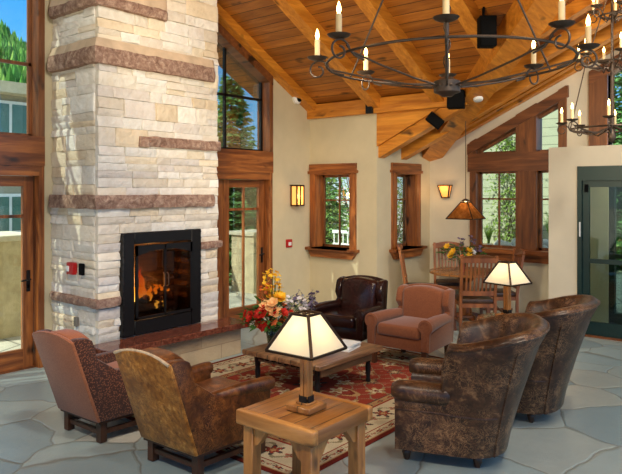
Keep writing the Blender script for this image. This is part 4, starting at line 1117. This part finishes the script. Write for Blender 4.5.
def dining_chair(label, loc, rz, mat):
    t = thing('dining_chair', label, 'chair', loc, rz, None); t.scale = (1.08,1.08,1.08); W = .215
    for s in (1,-1):
        b = B(); prism(b, [(-.2,0),(-.165,0),(-.165,.45),(-.255,1.03),(-.285,1.03),(-.2,.45)], s*W-.018, s*W+.018, 'y'); obj('back_post', b, mat, t, smooth=False)
        b = B(); box(b, (.175,s*W-.018,0),(.211,s*W+.018,.43)); obj('leg', b, mat, t, smooth=False)
    b = B(); n = 8
    ol = [(-W-.0,.94),(W,.94)] + [((1-2*i/n)*(W+.03), 1.0+.045*(1-(1-2*i/n)**2)) for i in range(n+1)]
    prism(b, ol, -.285, -.255, 'x', fn=lambda x,y,z: (x-.015*(z-.97)/.1-.02*(1-(y/W)**2), y, z)); obj('top_rail', b, mat, t, smooth=False)
    b = B(); prism(b, [(-W,.52),(W,.52),(W,.58),(-W,.58)], -.205, -.18, 'x'); obj('lower_rail', b, mat, t, smooth=False)
    b = B()
    for k in range(7):
        y = -.15+.05*k; prism(b, [(y-.012,.55),(y+.012,.55),(y+.012,.96),(y-.012,.96)], -.20, -.188, 'x', fn=lambda x,y_,z: (x-.072*(z-.55)/.41-.012*(1-(y_/W)**2)*(z-.55)/.41, y_, z))
    obj('slats', b, mat, t, smooth=False)
    b = B(); box(b, (-.2,-W,.37),(.205,W,.42)); obj('seat_frame', b, mat, t, smooth=False)
    b = B(); prism(b, [(-.19,-W+.01),(.215,-W-.005),(.215,W+.005),(-.19,W-.01)], .42, .475, 'z', .018, 2); obj('seat', b, leather('seat_leather',(40,24,16),(62,40,28),(96,66,44),.4), t)
    b = B(); box(b, (-.18,-.01,.2),(.19,.01,.23))
    for s in (1,-1): box(b, (-.18,s*W-.01,.16),(.19,s*W+.01,.19))
    box(b, (-.01,-W,.2),(.01,W,.23)); obj('stretcher', b, mat, t, smooth=False)
    return t
dining_chair('slat back dining chair standing in front of the round dining table, seen from behind', (8.42,4.02,0), radians(38), M['cherry_z'])
dining_chair('light slat back dining chair left of the dining table, seen edge on', (8.96,5.22,0), radians(-62), M['oak_z'])
dining_chair('slat back dining chair on the far side of the dining table behind the flowers', (9.70,5.05,0), radians(216), M['oak_z'])
dining_chair('slat back dining chair right of the dining table below the big window', (9.20,4.00,0), radians(128), M['cherry_z'])

# pendant over the dining table
t = thing('pendant_lamp', 'hanging lamp with a lit amber mica pyramid shade over the dining table', 'lamp', (9.0,4.44,1.57))
r0, r1, h = .215, .055, .245
lo = [Vector((x*r0,y*r0,0)) for x,y in ((-1,-1),(1,-1),(1,1),(-1,1))]; hi = [Vector((x*r1,y*r1,h)) for x,y in ((-1,-1),(1,-1),(1,1),(-1,1))]
b = B()
for i in range(4): poly(b, [lo[i],lo[(i+1)%4],hi[(i+1)%4],hi[i]])
g = G('mica'); g.n.remove(g.b); tl = g.add('ShaderNodeBsdfTranslucent'); df = g.add('ShaderNodeBsdfDiffuse'); f = g.noise(g.coord(), 14, 5, .7)
cm = g.ramp(f, [(.3,(112,62,24)),(.7,(174,112,56))]); g.link(cm, tl.inputs[0]); g.link(cm, df.inputs[0]); mx = g.add('ShaderNodeMixShader'); mx.inputs[0].default_value = .6
g.link(df.outputs[0], mx.inputs[1]); g.link(tl.outputs[0], mx.inputs[2]); g.link(mx.outputs[0], g.out.inputs[0])
sh = obj('lamp_shade', b, g.m, t, smooth=False)
b = B()
for i in range(4): bar(b, lo[i], hi[i], .014); bar(b, lo[i], lo[(i+1)%4], .014); bar(b, hi[i], hi[(i+1)%4], .016)
obj('shade_frame', b, M['bronze'], sh, smooth=False)
b = B(); lathe(b, [(0,.26),(.06,.26),(.06,.275),(.02,.3),(0,.3)], n=14); tube(b, [(0,0,.3),(0,0,z2(4.44)-1.57)], .006, 6); lathe(b, [(0,z2(4.44)-1.60),(.05,z2(4.44)-1.59),(.05,z2(4.44)-1.57),(0,z2(4.44)-1.57)], n=14); obj('stem', b, M['iron'], t)
b = B(); lathe(b, [(0,.09),(.022,.1),(.03,.13),(.018,.17),(.012,.26),(0,.26)], n=14); obj('bulb', b, M['bulb'], t)
L = bpy.data.lights.new('pendant_light','POINT'); L.energy = 12; L.color = (1,.66,.32); L.shadow_soft_size = .03
o = bpy.data.objects.new('pendant_light', L); C.objects.link(o); o.parent = t; o.location = (0,0,.125)

# ------------------------------------------------------------------ chandeliers
M['wax'] = plain('candle_sleeve', (236,206,150), .5, var=.06)
M['flamebulb'] = glow('candle_bulb', (255,206,120), 14)
def spiral(c, r0, r1, a0, a1, n, X, Z=Vector((0,0,1))):
    return [c + X*((r0+(r1-r0)*i/n)*cos(radians(a0+(a1-a0)*i/n))) + Z*((r0+(r1-r0)*i/n)*sin(radians(a0+(a1-a0)*i/n))) for i in range(n+1)]
def candle_arm(parent, a, R, zr, reach, rise, ch, light=0, s=1.0):
    X = Vector((cos(a), sin(a), 0)); Z = Vector((0,0,1))
    tip = X*(R+reach) + Z*(zr+rise)
    b = B()
    # S-shaped scroll: from the ring out and up, then curling inwards under the pan
    ctr = X*(R+reach*.92) + Z*(zr+rise-.075*s)
    P = [X*(R-.10*s)+Z*(zr-.04*s), X*(R-.03*s)+Z*(zr-.02*s), X*(R+.02*s)+Z*(zr+.03*s)]
    q = spiral(ctr, .068*s, .022*s, 175, -270, 26, X)
    P += q
    tube(b, P, .0062*s, 7)
    tube(b, [ctr + Z*.066*s, tip], .006*s, 6)
    arm = obj('candle_arm', b, M['iron'], parent)
    b = B(); lathe(b, [(0,-.012*s),(.03*s,-.012*s),(.055*s,-.002*s),(.064*s,.008*s),(.058*s,.006*s),(.03*s,-.004*s),(0,-.004*s)], tip, 20); obj('drip_pan', b, M['iron'], arm)
    b = B(); lathe(b, [(0,0),(.0165*s,0),(.0165*s,ch),(.008*s,ch+.006),(0,ch+.006)], tip, 12); obj('candle', b, M['wax'], arm)
    b = B(); zz = ch+.006; lathe(b, [(.0,zz),(.008*s,zz),(.013*s,zz+.018*s),(.011*s,zz+.035*s),(.004*s,zz+.056*s),(0,zz+.066*s)], tip, 10); obj('bulb', b, M['flamebulb'], arm)
    if light:
        L = bpy.data.lights.new('candle_light','POINT'); L.energy = light; L.color = (1,.66,.32); L.shadow_soft_size = .02
        o = bpy.data.objects.new('candle_light', L); C.objects.link(o); o.parent = parent; o.location = tip + Z*(ch+.035*s)
CX, CY, CZ = 3.505, 1.85, 2.748
F_ANG = radians(27.5)
t = thing('chandelier', 'large wrought iron ring chandelier with eight candles nearest the viewer', 'chandelier', (CX,CY,CZ))
R = .72
b = B(); tube(b, [(R*cos(2*pi*k/72),R*sin(2*pi*k/72),0) for k in range(72)], .0078, 8, closed=True); obj('ring', b, M['iron'], t)
b = B(); lathe(b, [(0,-.19),(.03,-.19),(.05,-.175),(.078,-.165),(.078,-.10),(.05,-.09),(.03,-.075),(0,-.075)], n=24)
for k in range(8):
    a = 2*pi*k/8; lathe(b, [(0,0),(.008,.0),(.008,.008),(0,.012)], (.078*cos(a),.078*sin(a),-.13), 8, Matrix.Rotation(a,3,'Z') @ Matrix.Rotation(pi/2,3,'Y'))
obj('hub', b, M['iron'], t)
topz = ceil_z(CX,CY) - CZ
b = B(); tube(b, [(0,0,-.08),(0,0,topz)], .012, 8); lathe(b, [(0,topz-.05),(.07,topz-.04),(.09,topz),(0,topz)], n=18)
tube(b, [(.02*cos(i*.9),.02*sin(i*.9),-.05+i*.03) for i in range(60)], .004, 5)
obj('stem', b, M['iron'], t)
for k in range(8):
    a = F_ANG + 2*pi*k/8
    b = B(); tube(b, [(.07*cos(a),.07*sin(a),-.13),(.25*cos(a),.25*sin(a),-.105),(.5*cos(a),.5*sin(a),-.055),(R*cos(a),R*sin(a),0)], .0062, 7); obj('spoke', b, M['iron'], t)
    candle_arm(t, a, R, 0, .07, .07, .115, 1.2)
for k in (-1.08, 1.08, pi):
    a = F_ANG + k; b = B(); tube(b, [(R*cos(a),R*sin(a),0),(.03*cos(a),.03*sin(a),1.25)], .0065, 7); obj('hanger_rod', b, M['iron'], t)
# far two-tier chandelier
t = thing('chandelier', 'smaller two tier iron candle chandelier hanging at the far right', 'chandelier', (7.46,1.97,2.66))
for (R, z, n, ph) in ((.42,0,8,.2),(.26,.70,6,.5),(.12,1.22,5,.1)):
    b = B(); tube(b, [(R*cos(2*pi*k/48),R*sin(2*pi*k/48),z) for k in range(48)], .011, 7, closed=True); obj('ring', b, M['iron'], t)
    for k in range(n):
        a = 2*pi*k/n+ph
        b = B(); tube(b, [(.02*cos(a),.02*sin(a),z+.02),(R*.5*cos(a),R*.5*sin(a),z-.06),(R*cos(a),R*sin(a),z)], .009, 6); obj('spoke', b, M['iron'], t)
        candle_arm(t, a, R, z, .09, .08, .11, .5, 1.0)
topz = ceil_z(7.46,1.97)-2.66
b = B(); tube(b, [(0,0,-.12),(0,0,topz)], .014, 8); lathe(b, [(0,-.16),(.03,-.13),(.045,-.08),(.03,-.03),(.014,0)], n=14); obj('stem', b, M['iron'], t)
b = B()
for k in range(4):
    a = pi/2*k+.3; tube(b, [(.42*cos(a),.42*sin(a),0),(.26*cos(a),.26*sin(a),.72)], .006, 6); tube(b, [(.26*cos(a),.26*sin(a),.72),(.02*cos(a),.02*sin(a),1.5)], .006, 6)
obj('hanger_rod', b, M['iron'], t)

# black box fixtures on the beams, smoke detector
def fixture(label, loc, size, euler, drop=.0):
    t = thing('ceiling_speaker', label, 'speaker', loc); t.rotation_euler = euler
    w, d, h = size
    b = B(); box(b, (-w/2,-d/2,-h/2),(w/2,d/2,h/2), .012, 2); obj('speaker_box', b, M['black'], t)
    b = B(); box(b, (-w/2+.012,-d/2-.006,-h/2+.012),(w/2-.012,-d/2,h/2-.012)); obj('grille', b, plain('speaker_grille',(12,12,12),.9,spec=.1), t, smooth=False)
    b = B(); bar(b, (0,d/2,0), (0,d/2+.06,.04), .035, .02); bar(b, (0,d/2+.05,.04),(0,d/2+.08,h*.5+.26 if h > .3 else .12), .05, .02); obj('mount_bracket', b, M['black'], t, smooth=False)
    return t
fixture('tall black speaker box high on the sloping valley beam', (7.02,3.20,3.81), (.19,.16,.35), (0,0,radians(-50)))
fixture('black speaker box at the foot of the ceiling just below the chandelier hub', (8.20,4.19,3.25), (.23,.18,.25), (0,0,radians(-70)))
fixture('small tilted black speaker box under the side rafters', (8.35,4.60,3.0), (.15,.13,.24), (0,radians(-50),radians(-60)))
t = thing('smoke_detector', 'round white smoke detector under the valley beam', 'smoke detector', (0,0,0))
b = B(); lathe(b, [(0,0),(.065,0),(.07,-.012),(.062,-.03),(.04,-.042),(0,-.044)], n=22); obj('detector_case', b, M['white'], t)
b = B(); lathe(b, [(.052,-.0335),(.05,-.038),(.03,-.046),(0,-.047)], n=18); obj('detector_vent', b, plain('vent_grey',(196,194,188),.5), t)
tt = 1.67; pb = p0 + dirv*tt + n_beam*(-.17) + Vector((0,0,.463*tt)); t.location = pb
t.rotation_euler = Vector((0,0,1)).rotation_difference(dirv.cross(n_beam) if False else Vector((.463*.7,.463*.7,1)).normalized()).to_euler()
# ------------------------------------------------------------------ outdoors
g = G('terrace'); v = g.coord(); vo = g.add('ShaderNodeTexVoronoi', feature='DISTANCE_TO_EDGE'); vo.inputs['Scale'].default_value = 1.2; g.link(v, vo.inputs['Vector'])
g.col(g.mix(g.ramp(vo.outputs['Distance'],[(.01,(1,1,1,1)),(.03,(0,0,0,1))]), g.ramp(g.noise(v,2,5),[(.3,(176,168,150)),(.7,(206,198,180))]), lin((120,114,102)))); mter = g.set(.8)
bm = B(); box(bm, (-60,-60,-.16),(90,120,-.12)); o = struct('ground', bm, mter, smooth=False)
bm = B(); box(bm, (-4,7.27,-.12),(18,14,-.02)); struct('terrace', bm, mter, smooth=False)
# wooded hillside
bm = B(); n, m = 60, 24; rows = []
for j in range(m+1):
    row = []
    for i in range(n+1):
        x = -40 + 100*i/n; y = 52 + 46*j/m; q = j/m
        z = -.2 + 48*q**.9*(.85+.25*mnoise.noise(Vector((x*.03,y*.03,1)))) * (1-.45*smoothstep(20,60,x)) + 2.2*abs(mnoise.noise(Vector((x*.35,y*.35,0))))*min(1,q*4) 
        row.append(bm.verts.new((x,y,z)))
    rows.append(row)
for a, c_ in zip(rows, rows[1:]):
    for i in range(n): bm.faces.new((a[i],a[i+1],c_[i+1],c_[i]))
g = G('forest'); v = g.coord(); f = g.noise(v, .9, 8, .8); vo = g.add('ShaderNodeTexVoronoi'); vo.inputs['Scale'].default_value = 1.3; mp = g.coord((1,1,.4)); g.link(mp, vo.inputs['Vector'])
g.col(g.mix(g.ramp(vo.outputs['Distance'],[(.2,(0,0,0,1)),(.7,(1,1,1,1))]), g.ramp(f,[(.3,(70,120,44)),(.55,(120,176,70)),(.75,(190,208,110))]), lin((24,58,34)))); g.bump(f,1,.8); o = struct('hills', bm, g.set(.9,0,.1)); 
def hill_z(x, y):
    q = (y-52)/46
    return -.2 + 48*q**.9*(.85+.25*mnoise.noise(Vector((x*.03,y*.03,1)))) * (1-.45*smoothstep(20,60,x))
bm = B(); rr = random.Random(77); fcols = []
for k in range(5200):
    x = rr.uniform(8,56); y = 53+44*rr.random()
    if not (.40 < x/ y < .95): continue
    hh = rr.uniform(1.6,3.4); rad = hh*rr.uniform(.24,.34); zb = hill_z(x,y)-.3; base = [bm.verts.new((x+rad*cos(2*pi*i/6),y+rad*sin(2*pi*i/6),zb)) for i in range(6)]; tp = bm.verts.new((x,y,zb+hh))
    c_ = lin(rr.choice([(74,124,52),(96,150,64),(120,172,78),(56,104,52),(150,186,90),(84,140,66)]))
    for i in range(6): bm.faces.new((base[i],base[(i+1)%6],tp)); fcols.append(c_)
o = obj('hillside_forest', bm, vcol('forest_cones', .9, 0, .1, 3, .2), smooth=False); set_face_colors(o, fcols); tag(o, 'green conifer forest covering the far hillside', 'forest', None, 'stuff')
M['needle'] = leafmat('conifer_needles', (84,136,74), (160,206,132), 4, .6, .25)
M['bushleaf'] = leafmat('shrub_leaves', (70,110,40), (170,196,96), 5, .6, .35)
M['grassblade'] = leafmat('grass_blades', (90,140,40), (180,210,90), 6, .6, .4)
M['bark'] = plain('bark', (96,74,54), .9, var=.3, scale=9)
def conifer(label, loc, H, R, seed, group='conifers outside the building'):
    t = thing('conifer_tree', label, 'tree', loc, 0, group); rr = random.Random(seed)
    b = B(); tube(b, [(0,0,0),(0,0,H*.5),(0,0,H)], [H*.022,H*.014,.01], 8); obj('trunk', b, M['bark'], t)
    b = B(); z = H*.06
    while z < H*.99:
        r = R*(1-z/H)**.85 + .05; k = max(5, int(11*(1-z/H)+4)); a0 = rr.uniform(0,6.28)
        for i in range(k):
            a = a0+2*pi*i/k+rr.uniform(-.25,.25); L_ = r*rr.uniform(.75,1.1); nn = max(4,int(L_/.09))
            for q in range(nn):
                f = (q+1)/nn; p = Vector((cos(a)*L_*f, sin(a)*L_*f, z - L_*f*.30 + .16*L_*f*f + rr.uniform(-.10,.10)))
                for s in (-1,1,0):
                    d = Vector((cos(a+s*.9),sin(a+s*.9),rr.uniform(-.35,.05))); leaf(b, p, d, .26*(1.2-f*.5)*(H/4.5)**.3, .075, rr)
        z += H*.019*(1.0+.3*rr.random())
    obj('needles', b, M['needle'], t, smooth=False)
    return t
conifer('dense green conifer outside the raking window beside the chimney', (10.3,10.9,-.02), 4.6, 1.25, 1)
conifer('tall conifer far out on the terrace left of the denser one', (8.5,13.2,-.02), 4.2, 1.1, 2)
conifer('conifer beyond the small window of the back wall', (15.2,12.6,-.12), 5.2, 1.5, 3)
conifer('bright spruce outside the green sliding door at right', (19.5,5.1,-.12), 6.0, 1.9, 4)
conifer('spruce seen through the gap of the outer green door', (14.6,.6,-.12), 4.2, 1.4, 5)
def bush(label, loc, R, H, seed, nl=700, name='shrub'):
    t = thing(name, label, 'shrub', loc, 0, 'shrubs outside the windows'); rr = random.Random(seed)
    b = B()
    for k in range(7):
        a = rr.uniform(0,6.28); tube(b, [(0,0,0),(R*.4*cos(a),R*.4*sin(a),H*.5),(R*.7*cos(a),R*.7*sin(a),H*.85)], .012, 5)
    obj('branches', b, M['bark'], t)
    b = B()
    for i in range(nl):
        d = Vector((rr.gauss(0,1),rr.gauss(0,1),rr.gauss(0,1))).normalized(); r = rr.uniform(.45,1)**.5
        p = Vector((d.x*R*r, d.y*R*r, H*.52+d.z*H*.48*r)); leaf(b, p, (rr.uniform(-1,1),rr.uniform(-1,1),rr.uniform(-.8,.6)), rr.uniform(.06,.12), rr.uniform(.018,.034), rr)
    obj('foliage', b, M['bushleaf'], t, smooth=False); return t
bush('leafy shrub outside the narrow alcove window', (11.0,7.2,-.12), .75, 2.6, 1, 1500)
bush('tall dark hedge shrub filling the view of the small back window', (13.6,9.5,-.12), 1.5, 3.6, 11, 3200)
bush('round shrub beyond the small back window', (9.6,8.2,-.12), .42, 1.3, 2, 800)
bush('low shrub on the terrace outside the glazed door', (11.9,9.9,-.02), .5, 1.0, 6, 600)
# courtyard behind the gable window: pale siding, planter with rocks, vine and grasses
bm = B(); box(bm, (12.9,3.95,-.12),(13.1,7.5,4.6))
g = G('siding'); tc = g.add('ShaderNodeTexCoord'); sp = g.add('ShaderNodeSeparateXYZ'); g.link(tc.outputs['Object'], sp.inputs[0]); q = g.math('FRACT', g.math('DIVIDE', sp.outputs[2], .17))
g.col(g.mix(g.math('LESS_THAN', q, .08), lin((168,172,146)), lin((112,114,94)))); g.bump(q, .4, .02); struct('wall_courtyard', bm, g.set(.8), smooth=False)
bm = B(); box(bm, (11.3,3.75,-.12),(12.9,7.4,.88)); struct('planter_bed', bm, plain('soil',(120,100,74),.95,var=.3,scale=8), smooth=False)
rr = random.Random(21)
mrock = plain('grey_rock', (176,172,164), .9, var=.2, scale=5, bump=.5)
for k, (x,y,r) in enumerate(((11.62,4.92,.14),(11.55,4.58,.16),(11.98,4.76,.17),(11.52,4.22,.13),(12.05,4.36,.18),(11.95,5.16,.14),(12.35,4.98,.15),(11.5,5.2,.10))):
    b = B(); bmesh.ops.create_icosphere(b, subdivisions=3, radius=r)
    for v in b.verts: v.co *= 1+.22*mnoise.noise(v.co*6/ max(r*5,.6)+Vector((k*3.1,0,0))); v.co.z *= .72
    o = obj('rock', b, mrock); o.location = (x,y,.88+r*.45); tag(o, 'grey boulder in the planting bed outside the big corner window', 'rock', 'boulders in the planting bed')
def grass(label, loc, seed, h=.7):
    rr = random.Random(seed); b = B()
    for k in range(70):
        a = rr.uniform(0,6.28); l = h*rr.uniform(.6,1); w = .008; dx, dy = cos(a)*.3*l, sin(a)*.3*l
        p = [(0,0,0),(dx*.25,dy*.25,l*.5),(dx*.7,dy*.7,l*.85),(dx*1.4,dy*1.4,l)]
        V = []
        for i, c_ in enumerate(p):
            ww = w*(1-i/3.3); V.append((b.verts.new((c_[0]-sin(a)*ww,c_[1]+cos(a)*ww,c_[2])), b.verts.new((c_[0]+sin(a)*ww,c_[1]-cos(a)*ww,c_[2]))))
        for i in range(3): b.faces.new((V[i][0],V[i][1],V[i+1][1],V[i+1][0]))
    o = obj('ornamental_grass', b, M['grassblade'], smooth=False); o.location = loc; return tag(o, label, 'grass', 'grasses in the planting bed')
grass('grass tuft left of the post outside the big corner window', (12.5,4.40,.88), 1, .75); grass('grass tuft right of the post outside the big corner window', (11.75,4.02,.88), 2, .8); grass('low grass tuft in front of the vine outside the corner window', (11.6,5.25,.88), 3, .55)
t = thing('climbing_vine', 'leafy green vine climbing the pale siding outside the big corner window', 'vine', (12.86,5.35,.88)); rr = random.Random(8)
b = B()
for k in range(5): tube(b, [(-.03,rr.uniform(-.1,.1),0)]+[(-.04,.42*sin(k*1.3+i)*i/8+rr.uniform(-.05,.05),i*.28) for i in range(1,9)], .008, 5)
obj('stems', b, M['bark'], t)
b = B()
for i in range(1100):
    z = rr.uniform(.05,2.4); w = .5*(1-.15*z); y = rr.gauss(0,1)*w*.55; leaf(b, (-rr.uniform(.02,.2),y,z), (-.4,rr.uniform(-1,1),rr.uniform(-1,.6)), rr.uniform(.05,.1), rr.uniform(.016,.03), rr)
obj('foliage', b, M['bushleaf'], t, smooth=False)
# terrace: white railing, stone posts, neighbouring lodge
mrail = plain('white_railing', (224,226,220), .6)
mstone = plain('buff_stone', (196,180,146), .9, var=.2, scale=7, bump=.4)
def railing(label, a, c_, h=1.0):
    a, c_ = Vector(a), Vector(c_); t = thing('railing', label, 'railing', a, atan2((c_-a).y,(c_-a).x), 'white railings on the terrace'); L_ = (c_-a).length
    b = B(); box(b, (0,-.03,h-.07),(L_,.03,h)); box(b, (0,-.02,.08),(L_,.02,.13)); box(b,(0,-.02,h*.72),(L_,.02,h*.72+.04)); obj('rails', b, mrail, t, smooth=False)
    b = B(); k = 0
    while k*.13 < L_: box(b, (k*.13,-.012,.1),(k*.13+.024,.012,h-.05)); k += 1
    o = obj('balusters', b, mrail, t, smooth=False); return t
railing('white balustrade across the terrace outside the left glazed door', (1.0,11.2,-.02), (6.4,11.2,-.02))
railing('white balustrade outside the glazed door right of the chimney', (7.6,9.9,-.02), (9.2,9.9,-.02), 1.15)
railing('white railing seen through the small back window', (11.9,7.2,-.12), (11.9,9.2,-.12), 1.2)
def pier(label, loc, s, h):
    t = thing('stone_pier', label, 'pillar', loc, 0, 'stone piers on the terrace'); b = B(); box(b, (-s/2,-s/2,0),(s/2,s/2,h-.08)); obj('pier_shaft', b, mstone, t, smooth=False)
    b = B(); box(b, (-s/2-.05,-s/2-.05,h-.08),(s/2+.05,s/2+.05,h), .01, 1); obj('pier_cap', b, plain('cap_stone',(206,196,172),.85), t); return t
pier('broad buff stone pier close outside the left glazed door', (4.15,9.3,-.02), .9, 1.4)
pier('buff stone pier outside the glazed door right of the chimney', (9.35,9.25,-.02), .62, 1.2)
pier('buff stone pier further out behind the chimney', (7.4,10.4,-.02), .7, 1.3)
t = thing('lodge_building', 'neighbouring lodge with a pale eave band and dark windows outside the upper left window', 'building', (9.0,24,-.12))
b = B(); box(b, (-9,-3,0),(2.2,3,5.2)); obj('walls', b, plain('lodge_wall',(150,142,120),.85), t, smooth=False)
b = B(); box(b, (-9.5,-3.6,5.2),(2.6,3.6,5.55)); obj('roof', b, plain('lodge_eave',(206,186,150),.7), t, smooth=False)
for k in range(6):
    for z in (.7,3.7):
        b = B(); x = -8.4+k*1.75; box(b, (x,-3.08,z),(x+1.3,-3.0,z+1.3)); f = obj('window', b, M['white'], t, smooth=False)
        b = B(); box(b, (x+.1,-3.10,z+.1),(x+.6,-3.08,z+1.2)); box(b, (x+.7,-3.10,z+.1),(x+1.2,-3.08,z+1.2)); obj('window_pane', b, plain('teal_pane',(70,110,100),.15), f, smooth=False)
b = B(); box(b, (-3.2,-2.6,5.55),(-2.7,-2.1,6.3)); box(b, (-3.3,-2.7,6.3),(-2.6,-2.0,6.45)); obj('chimney', b, plain('lodge_chimney',(70,62,56),.8), t, smooth=False)

# ------------------------------------------------------------------ light
W = bpy.data.worlds.new('world'); S.world = W; W.use_nodes = True; nt_ = W.node_tree
tc = nt_.nodes.new('ShaderNodeTexCoord'); sp = nt_.nodes.new('ShaderNodeSeparateXYZ'); nt_.links.new(tc.outputs['Generated'], sp.inputs[0])
rp = nt_.nodes.new('ShaderNodeValToRGB'); nt_.links.new(sp.outputs[2], rp.inputs[0])
els = rp.color_ramp.elements
for pos, c in ((.0,(.60,.68,.74,1)),(.08,(.22,.52,.90,1)),(.26,(.05,.32,.80,1)),(.5,(.45,.62,.85,1)),(1,(.75,.85,1,1))):
    e = els[0] if pos == 0 else (els[len(els)-1] if pos == 1 else els.new(pos))
    e.color = c
cl = nt_.nodes.new('ShaderNodeTexNoise'); cl.inputs['Scale'].default_value = 3; cl.inputs['Detail'].default_value = 6; nt_.links.new(tc.outputs['Generated'], cl.inputs['Vector'])
cr = nt_.nodes.new('ShaderNodeValToRGB'); cr.color_ramp.elements[0].position = .6; cr.color_ramp.elements[1].position = .85; nt_.links.new(cl.outputs['Fac'], cr.inputs[0])
mxw = nt_.nodes.new('ShaderNodeMix'); mxw.data_type = 'RGBA'; nt_.links.new(cr.outputs[0], mxw.inputs[0]); nt_.links.new(rp.outputs[0], mxw.inputs[6]); mxw.inputs[7].default_value = (.95,.97,1,1)
bg = nt_.nodes['Background']; bg.inputs['Strength'].default_value = 1.15; nt_.links.new(mxw.outputs[2], bg.inputs[0])
L = bpy.data.lights.new('sun','SUN'); L.energy = 5.5; L.angle = radians(.6); L.color = (1,.93,.82)
o = bpy.data.objects.new('sun', L); C.objects.link(o)
o.rotation_euler = Vector((1,-.45,-.95)).to_track_quat('-Z','Y').to_euler()
def spot(name, loc, target, energy, col=(1,.85,.65), size=70, r=.05, blend=.6):
    L = bpy.data.lights.new(name,'SPOT'); L.energy = energy; L.color = col; L.spot_size = radians(size); L.spot_blend = blend; L.shadow_soft_size = r
    o = bpy.data.objects.new(name, L); C.objects.link(o); o.location = loc
    o.rotation_euler = (Vector(target)-Vector(loc)).to_track_quat('-Z','Y').to_euler()
# added fill lights without fixtures, brightening the hall (outside the frame)
spot('fill_spot', (2.2,1.6,4.9), (4.6,6.0,2.0), 310, col=(1,.93,.82), size=76, r=.15)
spot('fill_spot', (5.2,.6,4.6), (5.3,3.4,0), 200, col=(1,.86,.68), size=90, r=.15)
spot('fill_spot', (1.6,-.4,4.4), (4.9,2.4,.5), 190, col=(1,.86,.68), size=56, r=.15)
spot('fill_spot', (.4,3.0,4.4), (3.2,4.4,0.3), 330, col=(1,.9,.75), size=64, r=.15)
spot('fill_spot', (6.0,.4,4.2), (9.6,4.4,1.2), 240, col=(1,.9,.75), size=70, r=.15)
spot('fill_spot', (5.4,3.4,4.6), (7.6,5.4,.4), 110, col=(1,.88,.7), size=80, r=.15)
spot('fill_uplight', (2.4,3.2,2.6), (7.2,4.6,4.4), 330, col=(1,.82,.55), size=105, r=.3)  # added upward fill for the ceiling and beams, no lamp stands here

L = bpy.data.lights.new('vestibule_fill','POINT'); L.energy = 30; L.color = (1,.86,.64); L.shadow_soft_size = .1
o = bpy.data.objects.new('vestibule_fill', L); C.objects.link(o); o.location = (9.72,1.9,2.25)  # added point fill that brightens the view through the sliding door
cam = bpy.data.cameras.new('camera'); co = bpy.data.objects.new('camera', cam); C.objects.link(co)
co.location = (0,0,2.0); co.rotation_euler = (pi/2, 0, atan2(.638,.770) - pi/2)
cam.sensor_fit = 'HORIZONTAL'; cam.sensor_width = 36; cam.lens = 650/622*36; cam.shift_y = -47/622; cam.clip_end = 300
S.camera = co
S.view_settings.view_transform = 'Standard'; S.view_settings.look = 'None'; S.view_settings.gamma = 1; S.view_settings.use_curve_mapping = False
S.view_settings.exposure = 0.55
S.cycles.use_denoising = True
S.cycles.max_bounces = 10; S.cycles.transparent_max_bounces = 16; S.cycles.sample_clamp_indirect = 6
